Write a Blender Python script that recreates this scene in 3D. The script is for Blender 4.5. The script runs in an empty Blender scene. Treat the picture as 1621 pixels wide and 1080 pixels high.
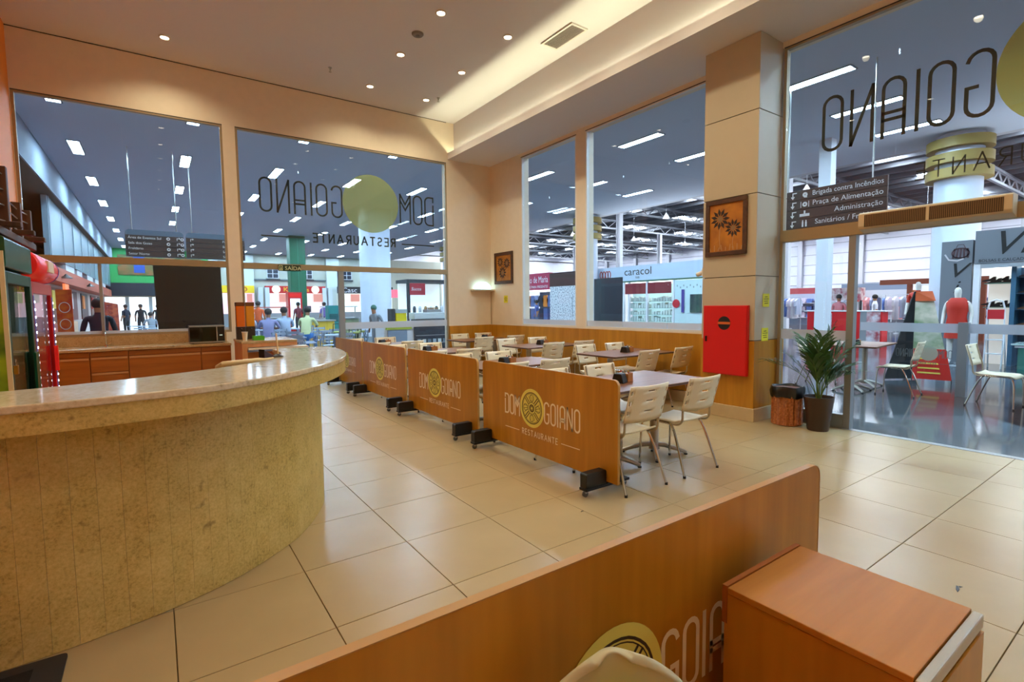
import bpy, bmesh, math, random
from mathutils import Vector, Matrix
random.seed(7)
scene = bpy.context.scene
COL = scene.collection
PI = math.pi

# ------------------------------------------------------------------ camera
H_EYE = 1.4516
cam_d = bpy.data.cameras.new('camera'); cam = bpy.data.objects.new('camera', cam_d); COL.objects.link(cam)
cam_d.sensor_fit = 'HORIZONTAL'; cam_d.sensor_width = 36.0; cam_d.lens = 800.93 / 1621 * 36.0
cam_d.clip_start = 0.02; cam_d.clip_end = 300
_p, _r, _y = 0.0704641, -0.01088023, 0.61338279
_F = Vector((math.sin(_y)*math.cos(_p), math.cos(_y)*math.cos(_p), -math.sin(_p)))
_R = Vector((math.cos(_y), -math.sin(_y), 0)); _U = _R.cross(_F)
_R2 = _R*math.cos(_r) + _U*math.sin(_r); _U2 = _U*math.cos(_r) - _R*math.sin(_r)
cam.matrix_world = Matrix(((_R2.x, _U2.x, -_F.x, 0), (_R2.y, _U2.y, -_F.y, 0), (_R2.z, _U2.z, -_F.z, H_EYE), (0, 0, 0, 1)))
scene.camera = cam
# ------------------------------------------------------------------ world, exposure
w = bpy.data.worlds.new('world'); scene.world = w; w.use_nodes = True
w.node_tree.nodes['Background'].inputs[0].default_value = (0.62, 0.74, 1.0, 1)
w.node_tree.nodes['Background'].inputs[1].default_value = 0.25
scene.view_settings.view_transform = 'Standard'; scene.view_settings.look = 'None'
scene.view_settings.gamma = 1.0; scene.view_settings.use_curve_mapping = False
scene.view_settings.exposure = 0.0
scene.cycles.max_bounces = 12; scene.cycles.diffuse_bounces = 8; scene.cycles.glossy_bounces = 3
scene.cycles.transparent_max_bounces = 16; scene.cycles.transmission_bounces = 3
scene.cycles.sample_clamp_indirect = 3.0; scene.cycles.sample_clamp_direct = 30.0; scene.cycles.caustics_reflective = False; scene.cycles.caustics_refractive = False
SPOT_W = 55.0       # each warm ceiling downlight
COVE_E = 105.0        # LED strip in the cove
TUBE_E = 118.0        # mall tube fixtures
SKY_E = 62.0         # warehouse skylights
WARM = (1.0, 0.87, 0.58); COVEC = (1.0, 0.94, 0.60); COOL = (0.55, 0.80, 1.0)

# ------------------------------------------------------------------ materials
def lin(h):
    h = h.lstrip('#'); o = []
    for i in (0, 2, 4):
        c = int(h[i:i+2], 16)/255
        o.append(c/12.92 if c <= 0.04045 else ((c+0.055)/1.055)**2.4)
    return (o[0], o[1], o[2], 1)
MATS = {}
def mat(name, col, rough=0.5, metal=0.0, var=0.0, vscale=(8, 8, 8), emis=None, spec=0.5, bump=0.0, col2=None, detail=4, lo=0.35, hi=0.65):
    if name in MATS: return MATS[name]
    m = bpy.data.materials.new(name); m.use_nodes = True; nt = m.node_tree; b = nt.nodes['Principled BSDF']
    c = lin(col) if isinstance(col, str) else (*col, 1)
    b.inputs['Base Color'].default_value = c; b.inputs['Roughness'].default_value = rough; b.inputs['Metallic'].default_value = metal
    b.inputs['Specular IOR Level'].default_value = spec
    if var or col2 or bump:
        tc = nt.nodes.new('ShaderNodeTexCoord'); mp = nt.nodes.new('ShaderNodeMapping'); mp.inputs['Scale'].default_value = vscale
        nz = nt.nodes.new('ShaderNodeTexNoise'); nz.inputs['Scale'].default_value = 1.0; nz.inputs['Detail'].default_value = detail
        nt.links.new(tc.outputs['Object'], mp.inputs[0]); nt.links.new(mp.outputs[0], nz.inputs['Vector'])
        if var or col2:
            cr = nt.nodes.new('ShaderNodeValToRGB')
            c2 = lin(col2) if col2 else tuple(min(1, x*(1-var)) for x in c[:3]) + (1,)
            cr.color_ramp.elements[0].position = lo; cr.color_ramp.elements[1].position = hi
            cr.color_ramp.elements[0].color = c2; cr.color_ramp.elements[1].color = c
            nt.links.new(nz.outputs['Fac'], cr.inputs[0]); nt.links.new(cr.outputs[0], b.inputs['Base Color'])
        if bump:
            bp = nt.nodes.new('ShaderNodeBump'); bp.inputs['Strength'].default_value = bump; bp.inputs['Distance'].default_value = 0.01
            nt.links.new(nz.outputs['Fac'], bp.inputs['Height']); nt.links.new(bp.outputs[0], b.inputs['Normal'])
    if emis:
        b.inputs['Emission Color'].default_value = (*emis[0], 1); b.inputs['Emission Strength'].default_value = emis[1]
    MATS[name] = m; return m
def glassmat(name, tint=(0.96, 0.98, 1.0), refl=1.0, milk=0.0, milkcol=(0.8, 0.88, 0.95)):
    m = bpy.data.materials.new(name); m.use_nodes = True; nt = m.node_tree; nt.nodes.clear()
    out = nt.nodes.new('ShaderNodeOutputMaterial'); tr = nt.nodes.new('ShaderNodeBsdfTransparent'); tr.inputs[0].default_value = (*tint, 1)
    gl = nt.nodes.new('ShaderNodeBsdfGlossy'); gl.inputs['Roughness'].default_value = 0.0; gl.inputs[0].default_value = (refl, refl, refl, 1)
    lw = nt.nodes.new('ShaderNodeLayerWeight'); lw.inputs[0].default_value = 0.5
    pw = nt.nodes.new('ShaderNodeMath'); pw.operation = 'POWER'; pw.inputs[1].default_value = 4.0; nt.links.new(lw.outputs['Facing'], pw.inputs[0])
    fr = nt.nodes.new('ShaderNodeMath'); fr.operation = 'MULTIPLY_ADD'; fr.inputs[1].default_value = 0.5; fr.inputs[2].default_value = 0.025; nt.links.new(pw.outputs[0], fr.inputs[0])
    mx = nt.nodes.new('ShaderNodeMixShader'); nt.links.new(fr.outputs[0], mx.inputs[0]); nt.links.new(tr.outputs[0], mx.inputs[1]); nt.links.new(gl.outputs[0], mx.inputs[2])
    last = mx
    if milk:
        df = nt.nodes.new('ShaderNodeBsdfDiffuse'); df.inputs[0].default_value = (*milkcol, 1)
        m2 = nt.nodes.new('ShaderNodeMixShader'); m2.inputs[0].default_value = milk
        nt.links.new(mx.outputs[0], m2.inputs[1]); nt.links.new(df.outputs[0], m2.inputs[2]); last = m2
    nt.links.new(last.outputs[0], out.inputs[0]); MATS[name] = m; return m
def woodmat(name, c1, c2, rough=0.3, scale=(14, 14, 0.9)):
    # streaks run along the object's local Z by default
    m = bpy.data.materials.new(name); m.use_nodes = True; nt = m.node_tree; b = nt.nodes['Principled BSDF']
    tc = nt.nodes.new('ShaderNodeTexCoord'); mp = nt.nodes.new('ShaderNodeMapping'); mp.inputs['Scale'].default_value = scale
    n1 = nt.nodes.new('ShaderNodeTexNoise'); n1.inputs['Scale'].default_value = 1.0; n1.inputs['Detail'].default_value = 3; n1.inputs['Roughness'].default_value = 0.55
    n2 = nt.nodes.new('ShaderNodeTexNoise'); n2.inputs['Scale'].default_value = 5.0; n2.inputs['Detail'].default_value = 2
    mx = nt.nodes.new('ShaderNodeMix'); mx.data_type = 'FLOAT'; mx.inputs[0].default_value = 0.25
    cr = nt.nodes.new('ShaderNodeValToRGB'); cr.color_ramp.elements[0].position = 0.28; cr.color_ramp.elements[1].position = 0.70
    cr.color_ramp.elements[0].color = lin(c2); cr.color_ramp.elements[1].color = lin(c1)
    nt.links.new(tc.outputs['Object'], mp.inputs[0]); nt.links.new(mp.outputs[0], n1.inputs['Vector']); nt.links.new(mp.outputs[0], n2.inputs['Vector'])
    nt.links.new(n1.outputs['Fac'], mx.inputs[2]); nt.links.new(n2.outputs['Fac'], mx.inputs[3]); nt.links.new(mx.outputs[0], cr.inputs[0])
    nt.links.new(cr.outputs[0], b.inputs['Base Color']); b.inputs['Roughness'].default_value = rough
    MATS[name] = m; return m
def speckmat(name, base, dark, light, rough=0.25, s=60.0, big=6.0):
    m = bpy.data.materials.new(name); m.use_nodes = True; nt = m.node_tree; b = nt.nodes['Principled BSDF']
    tc = nt.nodes.new('ShaderNodeTexCoord')
    n1 = nt.nodes.new('ShaderNodeTexNoise'); n1.inputs['Scale'].default_value = s; n1.inputs['Detail'].default_value = 5; n1.inputs['Roughness'].default_value = 0.7
    n2 = nt.nodes.new('ShaderNodeTexNoise'); n2.inputs['Scale'].default_value = big; n2.inputs['Detail'].default_value = 6; n2.inputs['Roughness'].default_value = 0.65
    n3 = nt.nodes.new('ShaderNodeTexNoise'); n3.inputs['Scale'].default_value = big*2.3; n3.inputs['Detail'].default_value = 4
    for n in (n1, n2, n3): nt.links.new(tc.outputs['Object'], n.inputs['Vector'])
    cr = nt.nodes.new('ShaderNodeValToRGB'); e = cr.color_ramp.elements
    e[0].position = 0.30; e[0].color = lin(dark); e[1].position = 0.62; e[1].color = lin(light)
    k = e.new(0.46); k.color = lin(base)
    mx = nt.nodes.new('ShaderNodeMix'); mx.data_type = 'FLOAT'; mx.inputs[0].default_value = 0.38
    nt.links.new(n1.outputs['Fac'], mx.inputs[2]); nt.links.new(n2.outputs['Fac'], mx.inputs[3]); nt.links.new(mx.outputs[0], cr.inputs[0])
    c2 = nt.nodes.new('ShaderNodeValToRGB'); c2.color_ramp.elements[0].position = 0.24; c2.color_ramp.elements[1].position = 0.36
    c2.color_ramp.elements[0].color = (0.35, 0.3, 0.25, 1); c2.color_ramp.elements[1].color = (1, 1, 1, 1)
    nt.links.new(n3.outputs['Fac'], c2.inputs[0])
    mm = nt.nodes.new('ShaderNodeMix'); mm.data_type = 'RGBA'; mm.blend_type = 'MULTIPLY'; mm.inputs[0].default_value = 0.7
    nt.links.new(cr.outputs[0], mm.inputs[6]); nt.links.new(c2.outputs[0], mm.inputs[7]); nt.links.new(mm.outputs[2], b.inputs['Base Color'])
    b.inputs['Roughness'].default_value = rough; MATS[name] = m; return m

WOOD = woodmat('laminate_wood', '#cc902c', '#a46c12', 0.30, scale=(6, 6, 0.5))
WOOD_H = woodmat('laminate_wood_horizontal', '#c88a34', '#a66c1c', 0.48, scale=(0.7, 9, 9))
WOOD_R = woodmat('cabinet_red_wood', '#aa6420', '#884a10', 0.35, scale=(0.8, 12, 12))
TABLEW = woodmat('table_laminate', '#8a5a38', '#6d4226', 0.30, scale=(0.9, 14, 14))
DARKW = woodmat('dark_rustic_wood', '#5a3418', '#331a0a', 0.6)
GRAN = speckmat('granite', '#c4ae66', '#88743a', '#d8c480', 0.3, 75, 7)
GRAN_T = speckmat('granite_polished_top', '#d6c9ac', '#b7a47c', '#e6dcc6', 0.10, 40, 5)
GRAN_B = speckmat('beige_granite', '#b39468', '#8d6c42', '#c8ac82', 0.22, 60, 8)
WALLP = mat('warm_white_paint', '#f3e6d0', 0.7, var=0.03)
CREAM = mat('cream_panel_paint', '#c2b69e', 0.45, var=0.02)
ORANGE = mat('orange_paint', '#f08a28', 0.6)
CEILP = mat('ceiling_paint', '#f3f3f6', 0.8)
TILE = mat('porcelain_tile', '#b4a07a', 0.27, var=0.07, vscale=(2.2, 2.2, 2.2), spec=0.32)
GROUT = mat('grout', '#6d5c3f', 0.9)
SKIRT = mat('stone_skirting', '#cdb892', 0.35, var=0.08)
ALU = mat('bronze_aluminium', '#a79474', 0.4, 0.35)
ALUG = mat('grey_aluminium', '#9aa0a4', 0.38, 0.4)
ALUD = mat('dark_seal', '#2d261d', 0.5)
GLASS = glassmat('window_glass')
GLASSC = glassmat('cabinet_glass', (0.9, 0.95, 0.95))
FROST = glassmat('frosted_film', (0.85, 0.92, 1.0), 0.6, 0.62, (0.78, 0.86, 0.95))
CHROME = mat('chrome', '#d9d9d6', 0.12, 1.0)
STEEL = mat('brushed_steel', '#b9b9b4', 0.32, 0.9)
FRAMEB = mat('beige_painted_tube', '#b6a78c', 0.35, 0.3)
IVORY = mat('ivory_plastic', '#efe3c4', 0.42, spec=0.4)
BLACKP = mat('black_plastic', '#14120f', 0.45)
BLACKM = mat('black_metal', '#191817', 0.4, 0.3)
WHITEP = mat('white_plastic', '#f0eee8', 0.4)
LETTER = mat('cream_lettering', '#fff3d6', 0.5)
LOGOY = mat('logo_yellow', '#f6ea72', 0.5)
LOGOD = mat('logo_line_dark', '#3a2a0e', 0.6)
REDP = mat('red_enamel', '#d10f10', 0.4)
YELP = mat('yellow_sticker', '#e6dc28', 0.6)

# ------------------------------------------------------------------ mesh builder
class MB:
    def __init__(s): s.v = []; s.f = []; s.mi = []; s.cur = 0
    def add(s, vs, fs, M=None):
        o = len(s.v)
        s.v += [tuple(M @ Vector(p)) if M else tuple(p) for p in vs]
        s.f += [tuple(i+o for i in f) for f in fs]; s.mi += [s.cur]*len(fs); return s
    def box(s, x0, x1, y0, y1, z0, z1, M=None):
        return s.add([(x0,y0,z0),(x1,y0,z0),(x1,y1,z0),(x0,y1,z0),(x0,y0,z1),(x1,y0,z1),(x1,y1,z1),(x0,y1,z1)],
                     [(3,2,1,0),(4,5,6,7),(0,1,5,4),(1,2,6,5),(2,3,7,6),(3,0,4,7)], M)
    def prism(s, poly, z0, z1, M=None):
        n = len(poly)
        vs = [(x,y,z0) for x,y in poly] + [(x,y,z1) for x,y in poly]
        return s.add(vs, [tuple(range(n-1,-1,-1)), tuple(range(n,2*n))] + [(i,(i+1)%n,n+(i+1)%n,n+i) for i in range(n)], M)
    def lathe(s, prof, n=20, M=None, cap=True):
        vs = []; fs = []
        for r, z in prof:
            for k in range(n): a = 2*PI*k/n; vs.append((r*math.cos(a), r*math.sin(a), z))
        for i in range(len(prof)-1):
            for k in range(n): fs.append((i*n+k, i*n+(k+1)%n, (i+1)*n+(k+1)%n, (i+1)*n+k))
        if cap: fs.append(tuple(range(n-1,-1,-1))); q = (len(prof)-1)*n; fs.append(tuple(range(q, q+n)))
        return s.add(vs, fs, M)
    def cyl(s, p0, p1, r, n=10, r1=None):
        p0 = Vector(p0); p1 = Vector(p1); d = p1-p0
        M = Matrix.Translation(p0) @ d.to_track_quat('Z','Y').to_matrix().to_4x4()
        return s.lathe([(r,0),(r if r1 is None else r1, d.length)], n, M)
    def tube(s, pts, r, n=8, closed=False):
        P = [Vector(p) for p in pts]; m = len(P); vs = []; fs = []; prev = None
        for i in range(m):
            if closed: t = P[(i+1)%m]-P[i-1]
            else: t = (P[min(i+1,m-1)]-P[max(i-1,0)])
            t.normalize()
            if prev is None:
                up = Vector((0,0,1)) if abs(t.z) < 0.9 else Vector((1,0,0))
                a = t.cross(up).normalized()
            else:
                a = (prev - t*prev.dot(t)).normalized()
            prev = a; b = t.cross(a)
            rr = r[i] if isinstance(r, (list, tuple)) else r
            for k in range(n): q = 2*PI*k/n; vs.append(tuple(P[i] + a*(rr*math.cos(q)) + b*(rr*math.sin(q))))
        for i in range(m if closed else m-1):
            j = (i+1)%m
            for k in range(n): fs.append((i*n+k, i*n+(k+1)%n, j*n+(k+1)%n, j*n+k))
        if not closed: fs.append(tuple(range(n-1,-1,-1))); fs.append(tuple(range((m-1)*n, m*n)))
        return s.add(vs, fs)
    def sphere(s, c, r, n=12, m=8, sc=(1,1,1)):
        prof = [(max(1e-4, math.sin(PI*i/m))*r, -math.cos(PI*i/m)*r) for i in range(m+1)]
        return s.lathe(prof, n, Matrix.Translation(c) @ Matrix.Diagonal((*sc,1)))
    def build(s, name, m, parent=None, smooth=False, bevel=0.0, loc=None, rot=None, seg=2):
        me = bpy.data.meshes.new(name); me.from_pydata(s.v, [], s.f)
        for mm in (m if isinstance(m, (list, tuple)) else [m]): me.materials.append(mm)
        if isinstance(m, (list, tuple)): me.polygons.foreach_set('material_index', s.mi)
        o = bpy.data.objects.new(name, me); COL.objects.link(o)
        if parent: o.parent = parent
        if loc: o.location = loc
        if rot: o.rotation_euler = rot
        me.validate(); fixn(me)
        if smooth: smooth_mesh(me, 40)
        if bevel:
            b = o.modifiers.new('bevel', 'BEVEL'); b.width = bevel; b.segments = seg; b.limit_method = 'ANGLE'
        return o
def fixn(me):
    bm = bmesh.new(); bm.from_mesh(me); bmesh.ops.recalc_face_normals(bm, faces=bm.faces); bm.to_mesh(me); bm.free()
def smooth_mesh(me, ang):
    for p in me.polygons: p.use_smooth = True
    try: me.set_sharp_from_angle(angle=math.radians(ang))
    except Exception: pass
def tag(o, label=None, cat=None, group=None, kind=None):
    if label: o['label'] = label
    if cat: o['category'] = cat
    if group: o['group'] = group
    if kind: o['kind'] = kind
    return o
def thing(name, label, cat, loc=(0,0,0), rz=0.0, group=None):
    o = bpy.data.objects.new(name, None); COL.objects.link(o); o.empty_display_size = 0.1
    o.location = loc; o.rotation_euler = (0,0,rz); return tag(o, label, cat, group)
def copy_thing(root, loc, rz, label, group=None):
    r = root.copy(); COL.objects.link(r); r.location = loc; r.rotation_euler = (0,0,rz); r['label'] = label
    if group: r['group'] = group
    def rec(a, b):
        for ch in a.children:
            c = ch.copy(); COL.objects.link(c); c.parent = b; rec(ch, c)
    rec(root, r); return r
def struct(o): o['kind'] = 'structure'; return o
def B(x0,x1,y0,y1,z0,z1): return MB().box(x0,x1,y0,y1,z0,z1)
def rrect(x0,x1,y0,y1,r,n=5,corners=(1,1,1,1)):
    P = []
    for i,(cx,cy,a) in enumerate(((x1-r,y0+r,-PI/2),(x1-r,y1-r,0),(x0+r,y1-r,PI/2),(x0+r,y0+r,PI))):
        if corners[i]: P += [(cx+r*math.cos(a+PI/2*k/n), cy+r*math.sin(a+PI/2*k/n)) for k in range(n+1)]
        else: P.append(((x1,y0),(x1,y1),(x0,y1),(x0,y0))[i])
    return P
def frame(origin, right, up):
    r = Vector(right).normalized(); u = Vector(up).normalized(); n = r.cross(u)
    return Matrix(((r.x,u.x,n.x,origin[0]),(r.y,u.y,n.y,origin[1]),(r.z,u.z,n.z,origin[2]),(0,0,0,1)))
def crom(pts, n=8):
    P = [Vector(p) for p in pts]; P = [P[0]*2-P[1]] + P + [P[-1]*2-P[-2]]; out = []
    for i in range(1, len(P)-2):
        a,b,c,d = P[i-1:i+3]
        for k in range(n):
            t = k/n; out.append(0.5*((2*b)+(c-a)*t+(2*a-5*b+4*c-d)*t*t+(3*b-a-3*c+d)*t**3))
    out.append(P[-2]); return out

# ------------------------------------------------------------------ lettering
def arc(cx, cy, rx, ry, a0, a1, n=8):
    return [(cx+rx*math.cos(math.radians(a0+(a1-a0)*k/n)), cy+ry*math.sin(math.radians(a0+(a1-a0)*k/n))) for k in range(n+1)]
def glyph(ch):
    W = 0.32; r = W/2
    if ch == 'O': return W, [(arc(r,1-r,r,r,0,180)+arc(r,r,r,r,180,360), True)]
    if ch == 'D': return W, [([(0,.72),(0,0)]+arc(W-r,r,r,r,-90,0)+arc(W-r,1-r,r,r,0,90)+[(0,1),(0,.84)], False)]
    if ch == 'M': return .38, [([(0,0),(0,1)], False), ([(0,1),(.19,.66),(.38,1)], False), ([(.38,1),(.38,0)], False), ([(0,.78),(.19,.46),(.38,.78)], False)]
    if ch == 'G': return W, [(arc(r,1-r,r,r,10,180)+arc(r,r,r,r,180,360)+[(W,.46),(r+.03,.46)], False)]
    if ch == 'I': return 0.02, [([(0,0),(0,1)], False)]
    if ch == 'A': return W, [([(0,0)]+arc(r,1-r,r,r,180,0)+[(W,0)], False), ([(0,.42),(W,.42)], False), ([(0,.30),(W,.30)], False)]
    if ch == 'N': return .34, [([(0,0),(0,1)], False), ([(0,1),(.34,0)], False), ([(.34,0),(.34,1)], False)]
    if ch == 'a': return .70, [([(0,0),(.35,1)], False), ([(.35,1),(.70,0)], False), ([(.13,.35),(.57,.35)], False)]
    if ch == 'R': return .50, [([(0,0),(0,1)]+arc(.25,.75,.25,.25,90,-90)+[(0,.5)], False), ([(.22,.5),(.5,0)], False)]
    if ch == 'E': return .46, [([(.46,1),(0,1),(0,0),(.46,0)], False), ([(0,.52),(.4,.52)], False)]
    if ch == 'S': return .48, [(arc(.24,.75,.24,.25,40,270)+arc(.24,.25,.24,.25,90,-140), False)]
    if ch == 'T': return .56, [([(0,1),(.56,1)], False), ([(.28,1),(.28,0)], False)]
    if ch == 'U': return .54, [([(0,1)]+arc(.27,.27,.27,.27,180,360)+[(.54,1)], False)]
    if ch == 'n': return .56, [([(0,0),(0,1)], False), ([(0,1),(.56,0)], False), ([(.56,0),(.56,1)], False)]
    return .3, []
def ribbon(mb, pts, wd, M, closed=False, z=0.0):
    P = [Vector((a,b)) for a,b in pts]; m = len(P); L = []; R = []
    for i in range(m):
        p = P[i]
        a = P[i-1] if (i > 0 or closed) else None; c = P[(i+1)%m] if (i < m-1 or closed) else None
        d1 = (p-a).normalized() if a is not None and (p-a).length > 1e-7 else None
        d2 = (c-p).normalized() if c is not None and (c-p).length > 1e-7 else None
        if d1 is None: d1 = d2
        if d2 is None: d2 = d1
        n1 = Vector((-d1.y,d1.x)); n2 = Vector((-d2.y,d2.x)); n = (n1+n2)
        if n.length < 1e-4: n = n1
        n.normalize(); k = min(1/max(.35, n.dot(n1)), 2.2)
        e = Vector((0,0))
        if a is None: e = -d2*wd*0.35
        if c is None: e = d1*wd*0.35
        L.append(p+n*wd/2*k+e); R.append(p-n*wd/2*k+e)
    vs = [(q.x,q.y,z) for q in L]+[(q.x,q.y,z) for q in R]
    fs = [(i,(i+1)%m,m+(i+1)%m,m+i) for i in range(m if closed else m-1)]
    mb.add(vs, fs, M)
def word(mb, s, x, y, h, wd, M, gap=.2, z=0.0):
    for ch in s:
        wg, st = glyph(ch)
        for pts, cl in st: ribbon(mb, [(x+a*h, y+b*h) for a,b in pts], wd, M, cl, z)
        x += (wg+gap)*h
    return x-gap*h
def wordlen(s, h, gap): return sum(glyph(c)[0]+gap for c in s)*h - gap*h
def logo(M, s, parent, mletter, mdisc, mline, lw=.0160, rules=True):
    # M: frame at the left end of the emblem, height of the emblem's centre; 1.07*s wide
    mb = MB(); h = .185*s; y0 = -h/2-.01*s
    word(mb, 'DOM', 0, y0, h, lw*s, M, .13)
    word(mb, 'GOIANO', .615*s, y0, h, lw*s, M, (.455*s-sum(glyph(c)[0] for c in 'GOIANO')*h)/(5*h))
    hs = .05*s; L = wordlen('RESTaURanTE', hs, .42)
    x0 = .535*s-L/2; ys = -.26*s
    word(mb, 'RESTaURanTE', x0, ys, hs, (.0085 if rules else .004)*s, M, .42)
    if rules: ribbon(mb, [(0,ys+.02*s),(x0-.05*s,ys+.02*s)], .007*s, M); ribbon(mb, [(x0+L+.05*s,ys+.02*s),(1.07*s,ys+.02*s)], .007*s, M)
    mb.build('lettering', mletter, parent)
    c = (.43*s, .0); R = .18*s
    d = MB(); d.add([(c[0]+R*math.cos(2*PI*k/48), c[1]+R*math.sin(2*PI*k/48), .0008) for k in range(48)], [tuple(range(48))], M)
    disc = d.build('emblem_disc', mdisc, parent)
    if mline:
        l = MB(); rnd = random.Random(3)
        for rr, ww in ((.80,.045),(.74,.02),(.30,.03),(.17,.06),(.10,.04)):
            ribbon(l, [(c[0]+R*rr*math.cos(2*PI*k/36)*(1+.02*rnd.random()), c[1]+R*rr*math.sin(2*PI*k/36)) for k in range(36)], R*ww, M, True, .0016)
        for a in (45, 135):
            for off in (-.06, .06):
                ca, sa = math.cos(math.radians(a)), math.sin(math.radians(a))
                ribbon(l, [(c[0]+R*(t*ca-off*sa), c[1]+R*(t*sa+off*ca)) for t in (-.72,-.34)], R*.05, M, False, .0016)
                ribbon(l, [(c[0]+R*(t*ca-off*sa), c[1]+R*(t*sa+off*ca)) for t in (.34,.72)], R*.05, M, False, .0016)
        for a in (0, 90, 180, 270):
            for b in (-16, 0, 16):
                q = math.radians(a+b)
                ribbon(l, [(c[0]+R*.34*math.cos(q), c[1]+R*.34*math.sin(q)), (c[0]+R*.66*math.cos(q+.12), c[1]+R*.66*math.sin(q+.12))], R*.022, M, False, .0016)
            q = math.radians(a)
            ribbon(l, [(c[0]+R*.52*math.cos(q)+R*.17*math.cos(t), c[1]+R*.52*math.sin(q)+R*.17*math.sin(t)) for t in [2*PI*k/14 for k in range(14)]], R*.025, M, True, .0016)
        l.build('emblem_drawing', mline, disc)
    return disc
def textobj(name, s, size, M, m, parent=None, shear=0.0, align='LEFT', sx=1.0):
    cu = bpy.data.curves.new('t', 'FONT'); cu.body = s; cu.size = size; cu.shear = shear; cu.align_x = align; cu.resolution_u = 3
    t = bpy.data.objects.new('t', cu); COL.objects.link(t)
    me0 = bpy.data.meshes.new_from_object(t.evaluated_get(bpy.context.evaluated_depsgraph_get()))
    bpy.data.objects.remove(t); bpy.data.curves.remove(cu)
    me0.transform(M @ Matrix.Diagonal((sx,1,1,1))); me0.materials.clear(); me0.materials.append(m); me0.name = name
    o = bpy.data.objects.new(name, me0); COL.objects.link(o)
    if parent: o.parent = parent
    return o
ORD = ['first','second','third','fourth','fifth','sixth','seventh','eighth','ninth','tenth','eleventh','twelfth']

# ================================================================== THE SETTING
XW, YB, ZC, ZS = 6.40, 9.90, 5.38, 4.60
# ---- floor: grout bed + 60 cm porcelain tiles
fl = struct(B(-1.5, XW-.04, -4.0, YB+.05, -.15, -.010).build('floor', GROUT)); fl['label'] = 'restaurant floor of square beige porcelain tiles with dark joints'
tile_cache = {}
far_tiles = MB(); G2 = .0022
for j in range(-12, 13):
    for i in range(-4, 11):
        x0 = max(.604+.6*i+G2, -1.5); x1 = min(.604+.6*(i+1)-G2, XW-.04); y0 = max(2.866+.6*j+G2, -4.0); y1 = min(2.866+.6*(j+1)-G2, YB+.05)
        if x1-x0 < .02 or y1-y0 < .02: continue
        if j < -5: far_tiles.box(x0,x1,y0,y1,-.012,0); continue
        k = (round(x1-x0,4), round(y1-y0,4))
        if k not in tile_cache:
            b = .0012; X, Y = k
            m = MB(); m.box(0,X,0,Y,-.012,-b); m.add([(0,0,-b),(X,0,-b),(X,Y,-b),(0,Y,-b),(b,b,0),(X-b,b,0),(X-b,Y-b,0),(b,Y-b,0)],
                [(4,5,6,7),(0,1,5,4),(1,2,6,5),(2,3,7,6),(3,0,4,7)])
            t = m.build('tile', TILE, fl); tile_cache[k] = t.data; t.location = (x0,y0,0)
        else:
            t = bpy.data.objects.new('tile', tile_cache[k]); COL.objects.link(t); t.parent = fl; t.location = (x0,y0,0)
o = far_tiles.build('tile_field', TILE, fl); o['kind'] = 'stuff'
struct(B(XW-.04, XW+.05, -4, 3.3, -.15, .003).build('trim_1', ALUG))

# mall floor: polished terrazzo with large diagonal inlays
def mallfloor(ca='#60676d', cb='#474e53'):
    m = bpy.data.materials.new('mall_terrazzo'); m.use_nodes = True; nt = m.node_tree; b = nt.nodes['Principled BSDF']
    tc = nt.nodes.new('ShaderNodeTexCoord'); mp = nt.nodes.new('ShaderNodeMapping'); mp.inputs['Rotation'].default_value = (0,0,PI/4); mp.inputs['Scale'].default_value = (.42,.42,.42)
    ck = nt.nodes.new('ShaderNodeTexChecker'); ck.inputs['Scale'].default_value = 1.0; ck.inputs[1].default_value = lin(ca); ck.inputs[2].default_value = lin(cb)
    ck2 = nt.nodes.new('ShaderNodeTexChecker'); ck2.inputs['Scale'].default_value = .5; ck2.inputs[1].default_value = (1,1,1,1); ck2.inputs[2].default_value = lin('#d0a294')
    mx = nt.nodes.new('ShaderNodeMix'); mx.data_type = 'RGBA'; mx.blend_type = 'MULTIPLY'; mx.inputs[0].default_value = 1
    nt.links.new(tc.outputs['Object'], mp.inputs[0]); nt.links.new(mp.outputs[0], ck.inputs[0]); nt.links.new(mp.outputs[0], ck2.inputs[0])
    nt.links.new(ck.outputs[0], mx.inputs[6]); nt.links.new(ck2.outputs[0], mx.inputs[7]); nt.links.new(mx.outputs[2], b.inputs['Base Color'])
    b.inputs['Roughness'].default_value = .09; return m
MALLF = mallfloor()
struct(B(XW+.05, 62, -12, 62, -.15, 0).build('mall_floor', MALLF))
struct(B(-14, XW+.05, YB+.05, 62, -.15, 0).build('mall_floor', mallfloor('#a3afb8','#8f9ba6')))

# ---- walls of the restaurant
m = MB()
m.box(-1.7, 1.07, YB, YB+.2, 0, 1.05); m.box(-1.7, XW+.2, YB, YB+.2, 4.53, 5.5); m.box(1.07, 1.26, YB, YB+.2, 0, 4.53)
m.box(5.28, XW+.2, YB, YB+.2, 0, 4.53); m.box(-1.7,-1.49,YB,YB+.2,1.05,4.53)
struct(m.build('wall_back', WALLP))
m = MB()
m.box(XW, XW+.2, 4.02, YB, 0, 1.03); m.box(XW, XW+.2, -4, YB, 4.53, 5.5); m.box(XW, XW+.2, 6.76, 7.0, 1.03, 4.53); m.box(XW, XW+.2, 8.70, YB, 1.03, 4.53)
struct(m.build('wall_right', WALLP))
struct(B(-1.7, -1.5, -4.2, YB, 0, ZC+.12).build('wall_left', ORANGE))
struct(B(-1.7, XW+.2, -4.2, -4.0, 0, ZC+.12).build('wall_front', WALLP))
struct(B(-1.7, 5.48, -4.0, YB, ZC, ZC+.12).build('ceiling', CEILP))
# dark strip painted in for the shadow gap where ceiling meets the back wall
struct(B(-1.5, 5.3, YB-.006, YB, ZC-.012, ZC-.002).build('trim_2', ALUD))
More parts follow.
